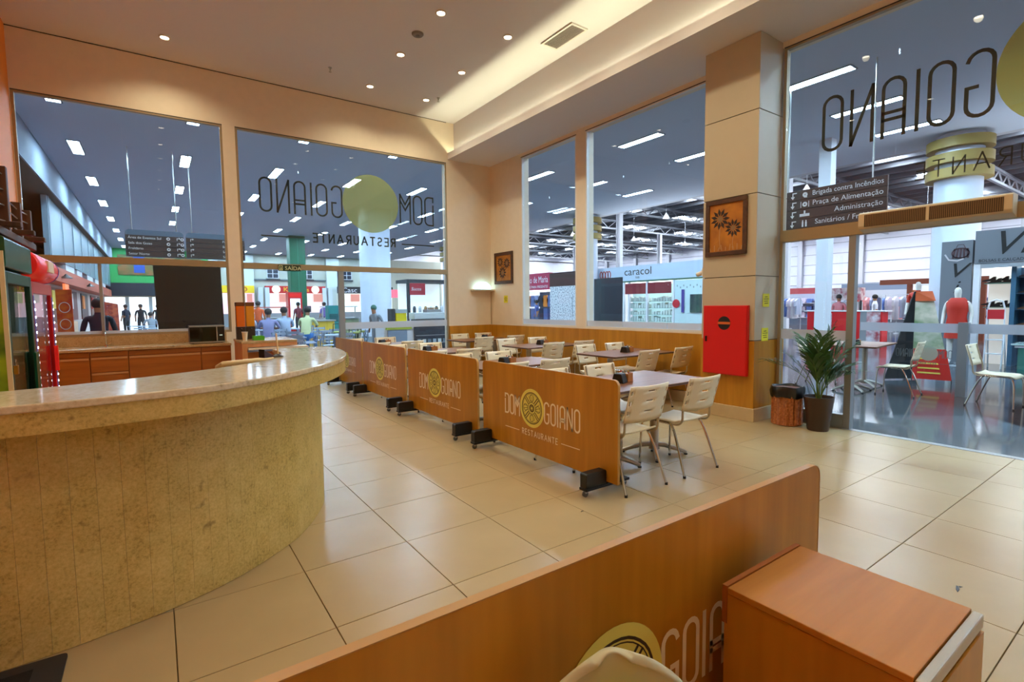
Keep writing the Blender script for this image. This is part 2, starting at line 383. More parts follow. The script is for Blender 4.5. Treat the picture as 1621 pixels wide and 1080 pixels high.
# dropped soffit with cove along the window wall
m = MB(); m.box(5.48, XW, -4, YB, ZS, ZC+.12); m.box(5.32, 5.48, -4, YB, ZS, ZS+.02); m.box(5.32, 5.335, -4, YB, ZS+.02, ZS+.135)
so = struct(m.build('ceiling_soffit', CEILP))
led = B(5.435, 5.45, -3.9, YB-.05, ZS+.025, ZS+.04).build('cove_light_strip', mat('cove_led', (1,1,1), emis=(COVEC, COVE_E)), so)
# pillar with cladding panels
pil = struct(B(5.92, XW+.2, 3.32, 4.00, 0, ZS).build('pillar', ALUD)); pil['label'] = 'cream clad pillar between the windows and the doorway'
zs = [.99, 1.775, 2.755, 3.725, ZS]
for a, b in zip(zs[:-1], zs[1:]):
    B(5.90, XW+.19, 3.30, 4.02, a+.004, b-.004).build('cladding_panel', CREAM, pil, bevel=.003)
B(5.895, XW+.19, 3.295, 4.025, .16, .985).build('wood_panel', WOOD, pil, bevel=.003)
B(5.87, XW+.02, 3.27, 4.02, 0, .16).build('stone_skirting', SKIRT, pil, bevel=.004)
# wainscot boards and skirting
ws = struct(B(XW-.02, XW, 4.03, YB-.001, .15, 1.0).build('wainscot_right', ALUD)); ws['label'] = 'orange wood wainscot under the side windows'
y = 4.03
while y < 9.86:
    y2 = min(y+1.17, YB-.001); B(XW-.04, XW-.018, y+.0015, y2-.0015, .16, 1.012).build('wood_panel', WOOD, ws); y = y2
wb = struct(B(5.28, XW-.04, YB-.03, YB, .15, 1.012).build('wainscot_back', WOOD))
struct(B(XW-.06, XW, 4.02, YB-.03, 0, .155).build('baseboard_right', SKIRT)); struct(B(5.28, XW-.06, YB-.05, YB, 0, .155).build('baseboard_back', SKIRT))

# ---- glazing
def glazing(name, label, axis, at, a0, a1, z0, z1, vbars=(), hbars=(), joints=(), hz=None, fr=.035, mframe=ALU, zj=None, band=None, skip=(), bskip=()):
    """axis 'x': panes in the plane y=at running along x; 'y': plane x=at running along y"""
    m = MB()
    def bx(mb, u0,u1,t0,t1,zz0,zz1):
        if axis == 'x': mb.box(u0,u1,at+t0,at+t1,zz0,zz1)
        else: mb.box(at+t0,at+t1,u0,u1,zz0,zz1)
    bx(m,a0,a1,-.0,.06,z1-fr,z1); bx(m,a0,a0+fr,0,.06,z0,z1-fr); bx(m,a1-fr,a1,0,.06,z0,z1-fr)
    if z0 > .5: bx(m,a0+fr,a1-fr,0,.06,z0,z0+fr)
    for zb0,zb1 in hbars: bx(m,a0+fr,a1-fr,-.03,.08,zb0,zb1)
    fo = m.build(name, mframe); struct(fo); fo['label'] = label
    for u0,u1,zb0,zb1 in vbars: q = MB(); bx(q,u0,u1,-.02,.07,zb0,zb1); q.build('mullion', ALUG, fo)
    seal = MB(); bx(seal,a0,a1,-.004,.0,z1-.012,z1); seal.build('seal', ALUD, fo)
    levels = [z0] + [z for hb in hbars for z in hb] + [z1]
    rows = [(levels[2*i], levels[2*i+1]) for i in range(len(levels)//2)]
    for ri,(r0,r1) in enumerate(rows):
        js = joints[ri] if ri < len(joints) else ()
        us = [a0+fr] + list(js) + [a1-fr]
        for k,(u0,u1) in enumerate(zip(us[:-1],us[1:])):
            if (ri,k) in skip: continue
            p = MB(); bx(p,u0+.003,u1-.003,.02,.03,r0+.005,r1-.005); pane = p.build('pane', GLASS, fo)
            if band and ri == 0 and k not in bskip:
                q = MB(); bx(q,u0+.004,u1-.004,.012,.018,band[0],band[1]); q.build('frosted_band', FROST, pane)
    return fo
w1 = glazing('window_1','large left window in the back wall with a low transom bar','x',YB,-1.49,1.07,1.05,4.53,hbars=[(2.15,2.25)],joints=[(-.65,),(-.28,)],vbars=[(-.67,-.63,1.08,2.15)],band=(1.05,1.13))
w2 = glazing('window_2','glass front in the back wall bearing the mirrored restaurant name','x',YB,1.26,5.28,0,4.53,hbars=[(2.14,2.24)],joints=[(2.96,),(2.26,3.28,4.31)],vbars=[(2.91,3.01,0,2.14)],band=(1.02,1.15),bskip=(0,))
w3 = glazing('window_3','wide tall side window next to the pillar','y',XW,4.0,6.76,1.03,4.53,joints=[(4.97,5.88)],mframe=WHITEP,fr=.03,band=(1.06,1.16))
w4 = glazing('window_4','narrow tall side window near the corner','y',XW,7.0,8.70,1.03,4.53,joints=[(7.81,)],mframe=WHITEP,fr=.03,band=(1.06,1.16))
d1 = glazing('door_1','glass entrance front with open doorway and tall transom glass','y',XW,-4.0,3.28,0,4.53,hbars=[(2.19,2.33)],joints=[(-.3,1.06,2.46),(.3,2.11)],vbars=[(2.43,2.50,0,2.19),(-.35,-.25,0,2.19)],mframe=ALU,band=(1.0,1.12),skip=((0,1),(0,2)))
B(XW-.03,XW+.07,2.5,3.27,0,.16).build('bottom_rail', ALUG, d1)
MALLGREY = mat('glass_print_dark', '#2a2f22', .7); MALLDISC = glassmat('glass_print_disc', (.8,.85,.35), .3, .75, (.52,.56,.16))
GDISC2 = glassmat('glass_print_disc_pale', (.75,.85,.55), .3, .72, (.42,.52,.22))
logo(frame((4.97, YB+.045, 3.49),(-1,0,0),(0,0,1)), 3.14, w2, MALLGREY, GDISC2, None, .010)
logo(frame((XW+.045, 2.83-1.07*3.2, 3.52),(0,1,0),(0,0,1)), 3.2, d1, MALLGREY, MALLDISC, None, .0105, False)

# ---- ceiling downlights (lamps inside recessed fixtures; those out of view added as interior fill)
LAMPG = mat('downlight_glow', (1,1,1), emis=((1,.86,.66), 18.0)); TRIM = mat('downlight_trim', '#e8dfcf', .4)
dl = None
def downlight(x, y, label, vis=True):
    t = thing('ceiling_downlight', label, 'downlight', (x,y,ZC-.001), 0, 'recessed warm ceiling downlights')
    MB().lathe([(.055,-.001),(.075,-.002),(.078,-.014),(.058,-.022),(.052,-.012)], 20, cap=False).build('trim_ring', TRIM, t, smooth=True)
    MB().lathe([(.001,-.006),(.035,-.010),(.052,-.008)], 16, cap=False).build('lamp_face', LAMPG, t, smooth=True)
    L = bpy.data.lights.new('downlight_lamp','SPOT'); L.energy = SPOT_W; L.color = WARM; L.spot_size = math.radians(142); L.spot_blend = .7; L.shadow_soft_size = .05
    lo = bpy.data.objects.new('downlight_lamp', L); COL.objects.link(lo); lo.parent = t; lo.location = (0,0,-.035)
cols = {3.33:'left', 4.42:'right'}
for yy, d in ((9.03,'nearest the back wall'),(7.66,'second from the back wall'),(6.30,'third from the back wall'),(4.94,'unseen, fourth from the back wall'),(3.58,'unseen, fifth from the back wall'),(2.22,'unseen, sixth from the back wall'),(-.5,'unseen, seventh from the back wall')):
    for xx in (3.33,4.42): downlight(xx, yy, 'warm ceiling downlight in the %s row over the tables, %s' % (cols[xx], d))
for k, yy in enumerate((9.08, 7.7, 6.3, 4.94, 3.58, 2.2, .86, -.6)):  # only the first is in view, the others are added fill
    downlight(.31, yy, 'warm ceiling downlight above the bar, %s from the back window wall' % ORD[k])
# ceiling air vent
v = thing('air_vent','white slotted rectangular air vent in the ceiling beside the soffit','vent',(5.10,5.84,ZC-.001))
m = MB(); m.box(-.155,.155,-.345,-.315,-.018,0); m.box(-.155,.155,.315,.345,-.018,0); m.box(-.155,-.125,-.315,.315,-.018,0); m.box(.125,.155,-.315,.315,-.018,0); m.build('frame', WHITEP, v)
B(-.125,.125,-.315,.315,-.004,-.001).build('dark_duct', BLACKP, v)
for k in range(8):
    x = -.110+.0314*k; MB().add([(x-.002,-.315,-.004),(x+.004,-.315,-.018),(x+.007,-.315,-.018),(x+.001,-.315,-.004),(x-.002,.315,-.004),(x+.004,.315,-.018),(x+.007,.315,-.018),(x+.001,.315,-.004)],[(0,1,2,3),(7,6,5,4),(0,4,5,1),(1,5,6,2),(2,6,7,3),(3,7,4,0)]).build('slat', WHITEP, v)
s = thing('smoke_detector','round grey ceiling speaker disc between the downlights','detector',(3.30,6.97,ZC-.001))
MB().lathe([(.085,0),(.085,-.012),(.07,-.028),(.001,-.03)],24).build('cover', mat('grey_disc','#8b7f70',.6), s, smooth=True); MB().lathe([(.03,-.029),(.03,-.034),(.001,-.035)],14).build('sensor', mat('grey_disc_dark','#6b6054',.6), s)
for (x,y,lb) in ((2.55,8.73,'small brass sprinkler head hanging over the bar side of the ceiling'),(4.58,8.84,'small sprinkler head beside the lit ceiling cove')):
    s = thing('sprinkler_head', lb, 'sprinkler', (x,y,ZC-.001), 0, 'ceiling sprinklers')
    MB().lathe([(.03,0),(.03,-.006),(.012,-.012),(.012,-.045),(.006,-.05)],12).build('stem', STEEL, s); MB().lathe([(.004,-.05),(.004,-.065),(.022,-.068),(.022,-.072)],12).build('deflector', STEEL, s)

# ---- air curtain over the door
a = thing('air_curtain','long beige air curtain unit with brown grille above the doorway','air curtain',(XW,1.75,2.19))
MB().prism([(-.03,.0),(-.18,.03),(-.2,.06),(-.2,.19),(-.17,.205),(-.03,.205)], -.60, .60, Matrix(((1,0,0,0),(0,0,1,0),(0,1,0,0),(0,0,0,1)))).build('housing', mat('beige_casing','#d9c4a0',.4), a, bevel=.006)
B(-.206,-.199,-.54,.54,.05,.175).build('grille_back', mat('brown_grille','#4a3520',.6), a)
for k in range(72): B(-.209,-.205,-.535+.0149*k,-.531+.0149*k,.052,.173).build('grille_fin', mat('grille_fin','#8d6c44',.5), a)
B(-.211,-.203,-.012,.012,.045,.18).build('centre_bar', MATS['beige_casing'], a)

# ================================================================== FURNITURE
# ---- curved bar counter
outer = crom([(-1.49,2.60,0),(-1.0,2.58,0),(-.48,2.58,0),(-.31,2.585,0),(-.11,2.61,0),(.11,2.65,0),(.26,2.71,0),(.48,2.85,0),(.77,3.14,0),(1.0,3.46,0),(1.17,3.84,0),(1.26,4.28,0),(1.27,4.70,0)], 6)
inner = crom([(-1.49,3.06,0),(-1.0,3.05,0),(-.57,3.08,0),(-.32,3.14,0),(0,3.27,0),(.36,3.50,0),(.60,3.74,0),(.74,4.05,0),(.80,4.36,0),(.81,4.74,0)], 6)
base = crom([(-1.49,2.79,0),(-1.0,2.77,0),(-.47,2.785,0),(-.18,2.835,0),(.025,2.89,0),(.307,3.02,0),(.61,3.26,0),(.77,3.46,0),(.9,3.69,0),(.985,3.9,0),(1.055,4.25,0),(1.07,4.66,0)], 12)
bc = thing('bar_counter','curved granite bar counter with a pale polished stone top','counter',(0,0,0))
def band2(A, Bp, z0, z1):
    m = MB(); P = [(q.x,q.y) for q in A]; Q = [(q.x,q.y) for q in Bp]
    poly = P + Q[::-1]; n = len(poly)
    # triangulate-friendly: sides as quads, caps as ngons
    m.add([(x,y,z0) for x,y in poly]+[(x,y,z1) for x,y in poly], [tuple(range(n-1,-1,-1)),tuple(range(n,2*n))]+[(i,(i+1)%n,n+(i+1)%n,n+i) for i in range(n)]); return m
def offs(path, d):
    out = []
    for i,p in enumerate(path):
        t = (path[min(i+1,len(path)-1)]-path[max(i-1,0)]).normalized(); out.append(p+Vector((-t.y,t.x,0))*d)
    return out
band2(outer, inner, 1.068, 1.10).build('stone_top', GRAN_T, bc, bevel=.006)
band2(offs(outer,.010), offs(inner,-.01), .98, 1.068).build('apron', GRAN, bc)
band2(offs(base,.022), offs(base,.16), 0, .98).build('body', GRAN, bc)
# vertical granite strips
L = [0]
for a,b in zip(base[:-1],base[1:]): L.append(L[-1]+(b-a).length)
def at_len(s):
    for i in range(len(L)-1):
        if L[i+1] >= s: t = (s-L[i])/max(1e-9,L[i+1]-L[i]); p = base[i].lerp(base[i+1],t); d = (base[i+1]-base[i]).normalized(); return p,d
    return base[-1],(base[-1]-base[-2]).normalized()
ns = int(L[-1]/.088)
for k in range(ns):
    s0 = L[-1]*k/ns+.0004; s1 = L[-1]*(k+1)/ns-.0004
    P = [at_len(s0+(s1-s0)*t/3) for t in range(4)]
    fr = [p for p,d in P]; bk = [p+Vector((-d.y,d.x,0))*.021 for p,d in P]
    poly = [(q.x,q.y) for q in fr]+[(q.x,q.y) for q in bk[::-1]]
    MB().prism(poly, .003, .979).build('granite_strip', GRAN, bc)
m = thing('floor_mat','black rubber floor mat lying at the foot of the curved counter','mat',(-.89,2.45,0))
MB().prism(rrect(-.52,.52,-.31,.31,.02), .0005,.010).build('border', mat('mat_border','#26262a',.7), m); B(-.46,.42,-.25,.25,.0102,.013).build('pile', mat('mat_pile','#0c0a09',.95,bump=.8,vscale=(300,300,300)), m)
s = thing('counter_stand','slim cream ticket rod on a dark foot standing on the counter top','stand',(.71,3.93,1.10))
MB().lathe([(.035,0),(.035,.006),(.012,.02),(.001,.022)],16).build('foot', BLACKM, s, smooth=True); MB().cyl((0,0,.02),(-.008,.0,.17),.006,8).build('rod', mat('cream_rod','#e8cfa0',.5), s)
s = thing('order_pad_holder','dark wedge shaped holder on the inner edge of the counter top','holder',(.60,3.92,1.10),.5)
MB().prism([(0,0),(.10,0),(.0,.055)],-.03,.03,Matrix(((1,0,0,0),(0,0,1,0),(0,1,0,0),(0,0,0,1)))).build('wedge', mat('dark_purple_brown','#3a2630',.5), s, bevel=.003); B(.0,.005,-.028,.028,.002,.06).build('back_plate', BLACKP, s)
s = thing('bar_stool','cream padded stool with a rounded back rail behind the counter','stool',(.62,5.05,0))
m = MB(); m.tube([(-.2,.10,.86),(-.2,-.06,.95),(-.17,-.18,.985),(-.08,-.2,.99),(.1,-.17,.995),(.22,-.10,.995),(.22,.12,.9)],.022,10); m.build('back_rail', mat('cream_vinyl','#e3d2a8',.45), s, smooth=True)
MB().lathe([(.18,.66),(.2,.68),(.2,.73),(.17,.75),(.001,.755)],24).build('seat', MATS['cream_vinyl'], s, smooth=True)
for k in range(4):
    a = PI/4+k*PI/2; MB().cyl((.12*math.cos(a),.12*math.sin(a),.67),(.2*math.cos(a),.2*math.sin(a),0),.013,8).build('leg', CHROME, s, smooth=True)
for sx in (-1,1): MB().cyl((.19*sx,.02,.7),(.21*sx,.10,.88),.014,8).build('rail_post', MATS['cream_vinyl'], s, smooth=True)
MB().tube([(.165*math.cos(q),.165*math.sin(q),.25) for q in [2*PI*k/24 for k in range(24)]],.008,6,True).build('foot_ring', CHROME, s, smooth=True)

# ---- back counter with cabinets under the left window
bw = tag(MB().box(-1.44,.98,9.20,9.86,.86,.90).build('granite_worktop', GRAN_B, None, bevel=.006),'long beige granite worktop under the left window','worktop')
tag(B(-1.44,.98,9.85,9.897,.901,1.05).build('stone_backsplash', GRAN_B),'beige granite upstand between the worktop and the left window','backsplash')
def cab(x0,x1,kind,label):
    c = thing('base_cabinet',label,'cabinet',((x0+x1)/2,9.54,0),0,'orange wood base cabinets'); w2_ = (x1-x0)/2
    B(-w2_+.001,w2_-.001,-.29,.31,.10,.858).build('body', WOOD_R, c); B(-w2_+.01,w2_-.01,-.24,.3,0,.1).build('plinth', BLACKP, c)
    hm = mat('brushed_pull','#c89868',.4,.4)
    if kind == 'drawers':
        zz = [.12,.34,.56,.78]
        for a,b in zip(zz[:-1],zz[1:]):
            d = B(-w2_+.006,w2_-.006,-.31,-.291,a+.004,b-.004).build('drawer', WOOD_R, c, bevel=.002); B(-w2_+.012,w2_-.012,-.322,-.309,b-.034,b-.008).build('pull_strip', hm, d)
    else:
        d = B(-w2_+.006,w2_-.006,-.31,-.291,.12,.776).build('door', WOOD_R, c, bevel=.002); B(-w2_+.012,w2_-.012,-.322,-.309,.742,.77).build('pull_strip', hm, d)
    B(-w2_+.006,w2_-.006,-.305,-.291,.79,.852).build('top_rail', WOOD_R, c)
cab(-1.42,-.78,'door','orange wood cabinet door at the left end behind the fridges'); cab(-.78,-.345,'drawers','orange wood unit of three stacked drawers under the worktop')
cab(-.345,.56,'door','widest orange wood cabinet door under the worktop'); cab(.56,.975,'door','narrow orange wood cabinet below the microwave')
f = thing('kitchen_tap','thin chrome swan neck tap at the left of the worktop','tap',(-.62,9.74,.90))
MB().tube([(0,0,0),(0,0,.16),(0,-.02,.2),(0,-.07,.215),(0,-.11,.19),(0,-.115,.16)],.009,8).build('spout', CHROME, f, smooth=True); MB().lathe([(.025,0),(.022,.02),(.012,.03)],14).build('base', CHROME, f); MB().cyl((.02,0,.03),(.06,-.02,.05),.006,8).build('lever', CHROME, f)
mw = thing('microwave_oven','silver framed microwave with a black door on the worktop','microwave',(.665,9.50,.90))
B(-.24,.24,-.17,.17,.012,.285).build('casing', mat('microwave_grey','#4a4640',.4,.4), mw, bevel=.006)
B(-.235,.13,-.185,-.171,.035,.262).build('door', mat('black_glass','#060606',.06), mw); B(.135,.235,-.183,-.171,.035,.262).build('control_panel', mat('panel_black','#141414',.25), mw)
B(-.24,.24,-.19,-.171,.264,.285).build('top_trim', STEEL, mw); B(-.24,.24,-.19,-.171,.012,.033).build('bottom_trim', STEEL, mw); B(.122,.137,-.2,-.185,.034,.263).build('handle', STEEL, mw)
B(.165,.205,-.186,-.183,.12,.135).build('display', mat('lcd','#cfe3d0',.3,emis=((.6,.8,.7),.5)), mw)
for sx in (-.2,.2): B(sx-.02,sx+.02,-.1,.1,0,.012).build('foot', BLACKP, mw)

# ---- service desk with juice dispensers
sd = thing('service_desk','orange wood service desk carrying the juice dispensers','desk',(1.42,8.75,0))
PINKW = woodmat('pale_wood','#d9a070','#c08350',.4)
B(-.41,.36,-.45,.45,.93,.965).build('desk_top', GRAN_B, sd, bevel=.004); B(-.40,-.33,-.44,.44,0,.93).build('side_panel', PINKW, sd); B(-.33,.32,-.42,.40,0,.80).build('front_panel', WOOD_R, sd); B(-.33,.5,-.56,-.30,.84,.865).build('pull_out_shelf', mat('pale_shelf','#d8cbb8',.4), sd)
B(-.33,.36,-.44,-.41,.875,.928).build('apron', PINKW, sd)
for k,(dx,lb) in enumerate(((-.33,'tall orange juice dispenser nearer the window post'),(-.19,'tall yellow juice dispenser at the right on the service desk'))):
    j = thing('juice_dispenser', lb, 'dispenser', (1.42+dx, 8.95+.03*k, .965), 0, 'juice dispensers on the service desk')
    B(-.06,.06,-.08,.08,0,.2).build('base', mat('dispenser_base','#2b1c14',.4), j, bevel=.006)
    MB().prism(rrect(-.058,.058,-.07,.07,.012),.2,.52).build('juice_tank', mat(['orange_juice','yellow_juice'][k], ['#d9690c','#d98f10'][k], .15, emis=None), j)
    B(-.062,.062,-.075,.075,.52,.58).build('lid', mat('smoked_lid','#6a3a18',.2), j, bevel=.008)
    MB().cyl((0,-.08,.17),(0,-.11,.15),.012,8).build('tap', BLACKP, j)
t = thing('plastic_tray','bright green plastic tray on the service desk','tray',(1.27,8.52,.965))
m = MB(); m.box(-.07,.07,-.07,.07,0,.006); m.box(-.075,-.068,-.075,.075,.004,.065); m.box(.068,.075,-.075,.075,.004,.065); m.box(-.068,.068,-.075,-.068,.004,.065); m.box(-.068,.068,.068,.075,.004,.065); m.build('tray_shell', mat('green_plastic','#4fae1c',.4), t); B(-.06,.06,-.06,.06,.007,.045).build('napkins', WHITEP, t)
c = thing('white_cup_stack','stack of white paper cups beside the green tray','cups',(1.08,8.45,.965)); MB().lathe([(.028,0),(.04,.13),(.042,.132)],16).build('cup_body', mat('paper_cream','#efe2c8',.6), c, smooth=True); MB().lathe([(.038,.125),(.043,.128),(.043,.136)],16,cap=False).build('rim', WHITEP, c)

# ---- fridges by the orange wall
gf = thing('glass_door_fridge','dark green glass door drinks fridge with padlock','fridge',(-1.14,5.16,0))
DG = mat('dark_green_enamel','#0f3a22',.3); 
B(-.34,.28,-.44,.44,.08,1.86).build('cabinet', DG, gf, bevel=.008)
m = MB(); m.box(.285,.335,-.44,-.37,.1,1.72); m.box(.285,.335,.37,.44,.1,1.72); m.box(.285,.335,-.37,.37,1.64,1.72); m.box(.285,.335,-.37,.37,.1,.30); dr = m.build('door', mat('fridge_door_green','#123826',.3), gf, bevel=.004)
B(.300,.318,-.37,.37,.30,1.64).build('glass', GLASSC, dr)
B(.05,.09,-.36,.36,.32,1.62).build('interior_back', mat('fridge_interior_glow','#a9c0b4',.5,emis=((.8,1,.9),.12)), gf)  # paled and made to glow, standing in for light in the door glass
MB().prism(rrect(-.34,.345,1.74,1.95,.02),-.44,.44,Matrix(((1,0,0,0),(0,0,1,0),(0,1,0,0),(0,0,0,1)))).build('header', mat('header_green','#164a30',.25), gf)
for sx in (-.4,.4): B(-.3,.25,sx-.03,sx+.03,0,.08).build('foot', BLACKP, gf)
pd = B(.338,.36,-.425,-.385,1.02,1.08).build('padlock', mat('brass','#b58a3a',.3,.9), gf); MB().tube([(.349,-.42,1.08),(.349,-.42,1.10),(.349,-.405,1.118),(.349,-.39,1.10),(.349,-.39,1.08)],.004,6).build('shackle', CHROME, pd)
gp = B(-.33,.312,-.452,-.441,.12,1.84).build('side_graphic', mat('green_yellow_print','#8fb51e',.5,col2='#2f5c10',vscale=(3,3,5),detail=3), gf); B(.312,.337,-.456,-.44,.1,1.85).build('cream_edge', mat('cream_edge','#d9d0a8',.5), gf)
for k,(zz,rr) in enumerate(((.62,.09),(1.3,.07),(.9,.11))):
    MB().tube([(-.05+rr*1.4*math.cos(q),-.455,zz+rr*math.sin(q)) for q in [2*PI*i/20 for i in range(20)]],.008,5,True).build('printed_ring', mat('print_pale','#d7d7a0',.6), gp)
B(.336,.352,.30,.43,.82,1.12).build('handle_plate', MATS['header_green'], gf)
for zz in (.62,.95,1.28):
    sh = B(.10,.28,-.35,.35,zz,zz+.01).build('shelf', STEEL, gf)
    for k in range(6): MB().lathe([(.03,0),(.032,.12),(.012,.17),(.012,.21)],10).build('bottle', mat('drink_%d'%(k%4),['#b5761e','#2d5f2a','#d8c23a','#7a1a12'][k%4],.2), sh, loc=(.2,-.29+.115*k,zz+.011))
rf = thing('glass_door_fridge','red drinks fridge with lit edges and a curved red header','fridge',(-1.14,6.34,0))
RE = mat('fridge_red','#c40d12',.28)
B(-.34,.24,-.52,.52,.08,1.70).build('cabinet', RE, rf, bevel=.008)
m = MB(); m.box(.245,.30,-.52,-.44,.1,1.70); m.box(.245,.30,.44,.52,.1,1.70); m.box(.245,.30,-.44,.44,1.60,1.70); m.box(.245,.30,-.44,.44,.1,.2); dr = m.build('door', RE, rf, bevel=.004)
B(.27,.285,-.44,.44,.2,1.60).build('glass', GLASSC, dr)
B(.0,.04,-.46,.46,.2,1.62).build('interior_back', mat('red_fridge_inside_glow','#b8aaa0',.5,emis=((1,.95,.9),.12)), rf)  # glow put into the back panel to brighten the fridge inside
hd = MB().lathe([(.11,-.52),(.125,-.50),(.125,.50),(.11,.52)],28,Matrix.Translation((.24,0,1.84)) @ Matrix.Rotation(-PI/2,4,'X')).build('curved_header', mat('header_red','#e01313',.25,emis=((1,.05,.03),.15)), rf, smooth=True)
B(.35,.372,-.13,.17,1.80,1.90).build('header_label', mat('cream_label','#f0dcc0',.4), hd); MB().lathe([(.128,.5),(.128,.53)],28,Matrix.Translation((.24,0,1.84)) @ Matrix.Rotation(-PI/2,4,'X')).build('blue_end_cap', mat('blue_cap','#1b3c9a',.4), hd)
for sy in (-.475,.475):
    st = B(.301,.308,sy-.012,sy+.012,.12,1.58).build('light_strip', mat('strip_base','#7f86d8',.3), rf)
    for k in range(22): B(.308,.313,sy-.007,sy+.007,.15+.065*k,.168+.065*k).build('led', mat('led_white',(1,1,1),emis=((.85,.88,1),5.0)), st)
B(.302,.33,.40,.44,.85,1.10).build('handle', MATS['header_red'], rf)
for sx in (-.45,.45): B(-.3,.2,sx-.03,sx+.03,0,.08).build('foot', BLACKP, rf)
for zz in (.5,.85,1.2):
    sh = B(.06,.24,-.43,.43,zz,zz+.01).build('shelf', STEEL, rf)
    for k in range(7): MB().lathe([(.03,0),(.03,.14),(.012,.19),(.012,.22)],10).build('bottle', mat('soda_%d'%(k%4),['#3a120c','#3a120c','#d87a10','#3f8f2a'][k%4],.15), sh, loc=(.15,-.36+.12*k,zz+.011))
# rustic wooden ox-cart ornament on the green fridge
rc = thing('wooden_cart_ornament','dark rustic wooden cart ornament with wire rails on top of the fridge','ornament',(-1.08,5.55,1.95))
B(-.25,.2,-.55,.95,.06,.12).build('bed_board', DARKW, rc, bevel=.006); B(-.06,.02,-.6,1.05,0,.07).build('shaft', DARKW, rc, bevel=.008)
for k,yy in enumerate((-.45,.0,.45,.88)): B(.13,.19,yy-.03,yy+.03,.1,.62 if k < 2 else .42).build('stake', DARKW, rc, bevel=.006)
for zz in (.2,.32,.44,.56): MB().tube([(.165,-.45,zz),(.165,-.2,zz-.015),(.165,.0,zz)],.005,6).build('wire_rail', STEEL, rc)
for zz in (.2,.3,.38): MB().tube([(.165,.0,zz),(.165,.45,zz-.02),(.165,.88,zz)],.005,6).build('wire_rail', STEEL, rc)
for yy in (-.3,.2,.7): B(-.3,.3,yy-.04,yy+.04,.12,.16).build('cross_beam', DARKW, rc, bevel=.006)
# small fridge-top things stay above the red header

# ---- rolling partitions with the restaurant name
def partition(label, loc, rz, length, side=1):
    """local: panel in the plane y=0 running along x from -length/2; print on the -y face"""
    t = thing('rolling_partition', label, 'partition', loc, rz, 'wooden partitions with the restaurant name')
    h = length/2
    Mx = Matrix(((1,0,0,0),(0,0,-1,0),(0,1,0,0),(0,0,0,1)))
    pn = MB().prism(rrect(-h,h,.085,.88,.045,5,(0,1,1,0)),-.011,.011,Mx).build('panel', WOOD, t, bevel=.0015)
    pth = [(-h,.086)]+[(-h+.045-.045*math.cos(a),.835+.045*math.sin(a)) for a in [PI/2*k/6 for k in range(7)]]+[(h-.045+.045*math.sin(a),.835+.045*math.cos(a)) for a in [PI/2*k/6 for k in range(7)]]+[(h,.086)]
    nrm = [(-1,0)]+[(-math.cos(a),math.sin(a)) for a in [PI/2*k/6 for k in range(7)]]+[(math.sin(a),math.cos(a)) for a in [PI/2*k/6 for k in range(7)]]+[(1,0)]
    vs = []; fs = []
    for (x,z),(nx_,nz_) in zip(pth,nrm): vs += [(x+nx_*.0004,-.0118,z+nz_*.0004),(x+nx_*.003,-.0118,z+nz_*.003),(x+nx_*.003,.0118,z+nz_*.003),(x+nx_*.0004,.0118,z+nz_*.0004)]
    for i in range(len(pth)-1): fs += [(4*i+q,4*i+(q+1)%4,4*i+4+(q+1)%4,4*i+4+q) for q in range(4)]
    fs += [(3,2,1,0),tuple(4*(len(pth)-1)+q for q in range(4))]
    MB().add(vs,fs).build('edge_banding', mat('edge_band','#b88a44',.4), t)
    s = 1.0 if length > 1.6 else length/1.9
    logo(frame((-.535*s,-.0125,.505),(1,0,0),(0,0,1)), s, t, LETTER, LOGOY, LOGOD)
    for sx in (-h+.14, h-.14):
        b = B(sx-.04,sx+.04,-.235,.235,.052,.072).build('foot_plate', BLACKM, t, bevel=.003)
        MB().prism(rrect(-.23,-.02,.072,.185,.018,4,(0,1,1,0)),sx-.036,sx+.036,Matrix(((0,0,1,0),(1,0,0,0),(0,1,0,0),(0,0,0,1)))).build('ballast_block', BLACKP, t, bevel=.004)
        B(sx-.03,sx+.03,.012,.05,.072,.20).build('bracket', BLACKM, t)
        for yy in (-.21,.21):
            c = MB().cyl((sx-.009,yy,.024),(sx+.009,yy,.024),.024,14).build('caster_wheel', mat('caster_grey','#5b5550',.5), t, smooth=True)
            B(sx-.014,sx+.014,yy-.012,yy+.012,.03,.053).build('caster_fork', STEEL, c)
    return t
for (y0,y1,lb) in ((2.60,4.50,'nearest wooden partition of the row, with restaurant name and emblem'),(4.62,6.44,'second wooden partition from the front in the row'),(6.53,8.27,'third wooden partition of the row, partly behind the counter end'),(8.34,9.80,'farthest wooden partition of the row, mostly hidden by the counter')):
    partition(lb, (2.80,(y0+y1)/2,0), -PI/2, y1-y0)
# print faces -y locally; rotated -90 deg the -y face looks to -x
partition('foreground wooden partition with emblem, cut by the bottom of the picture', (.96,.82,0), 0, 1.87)

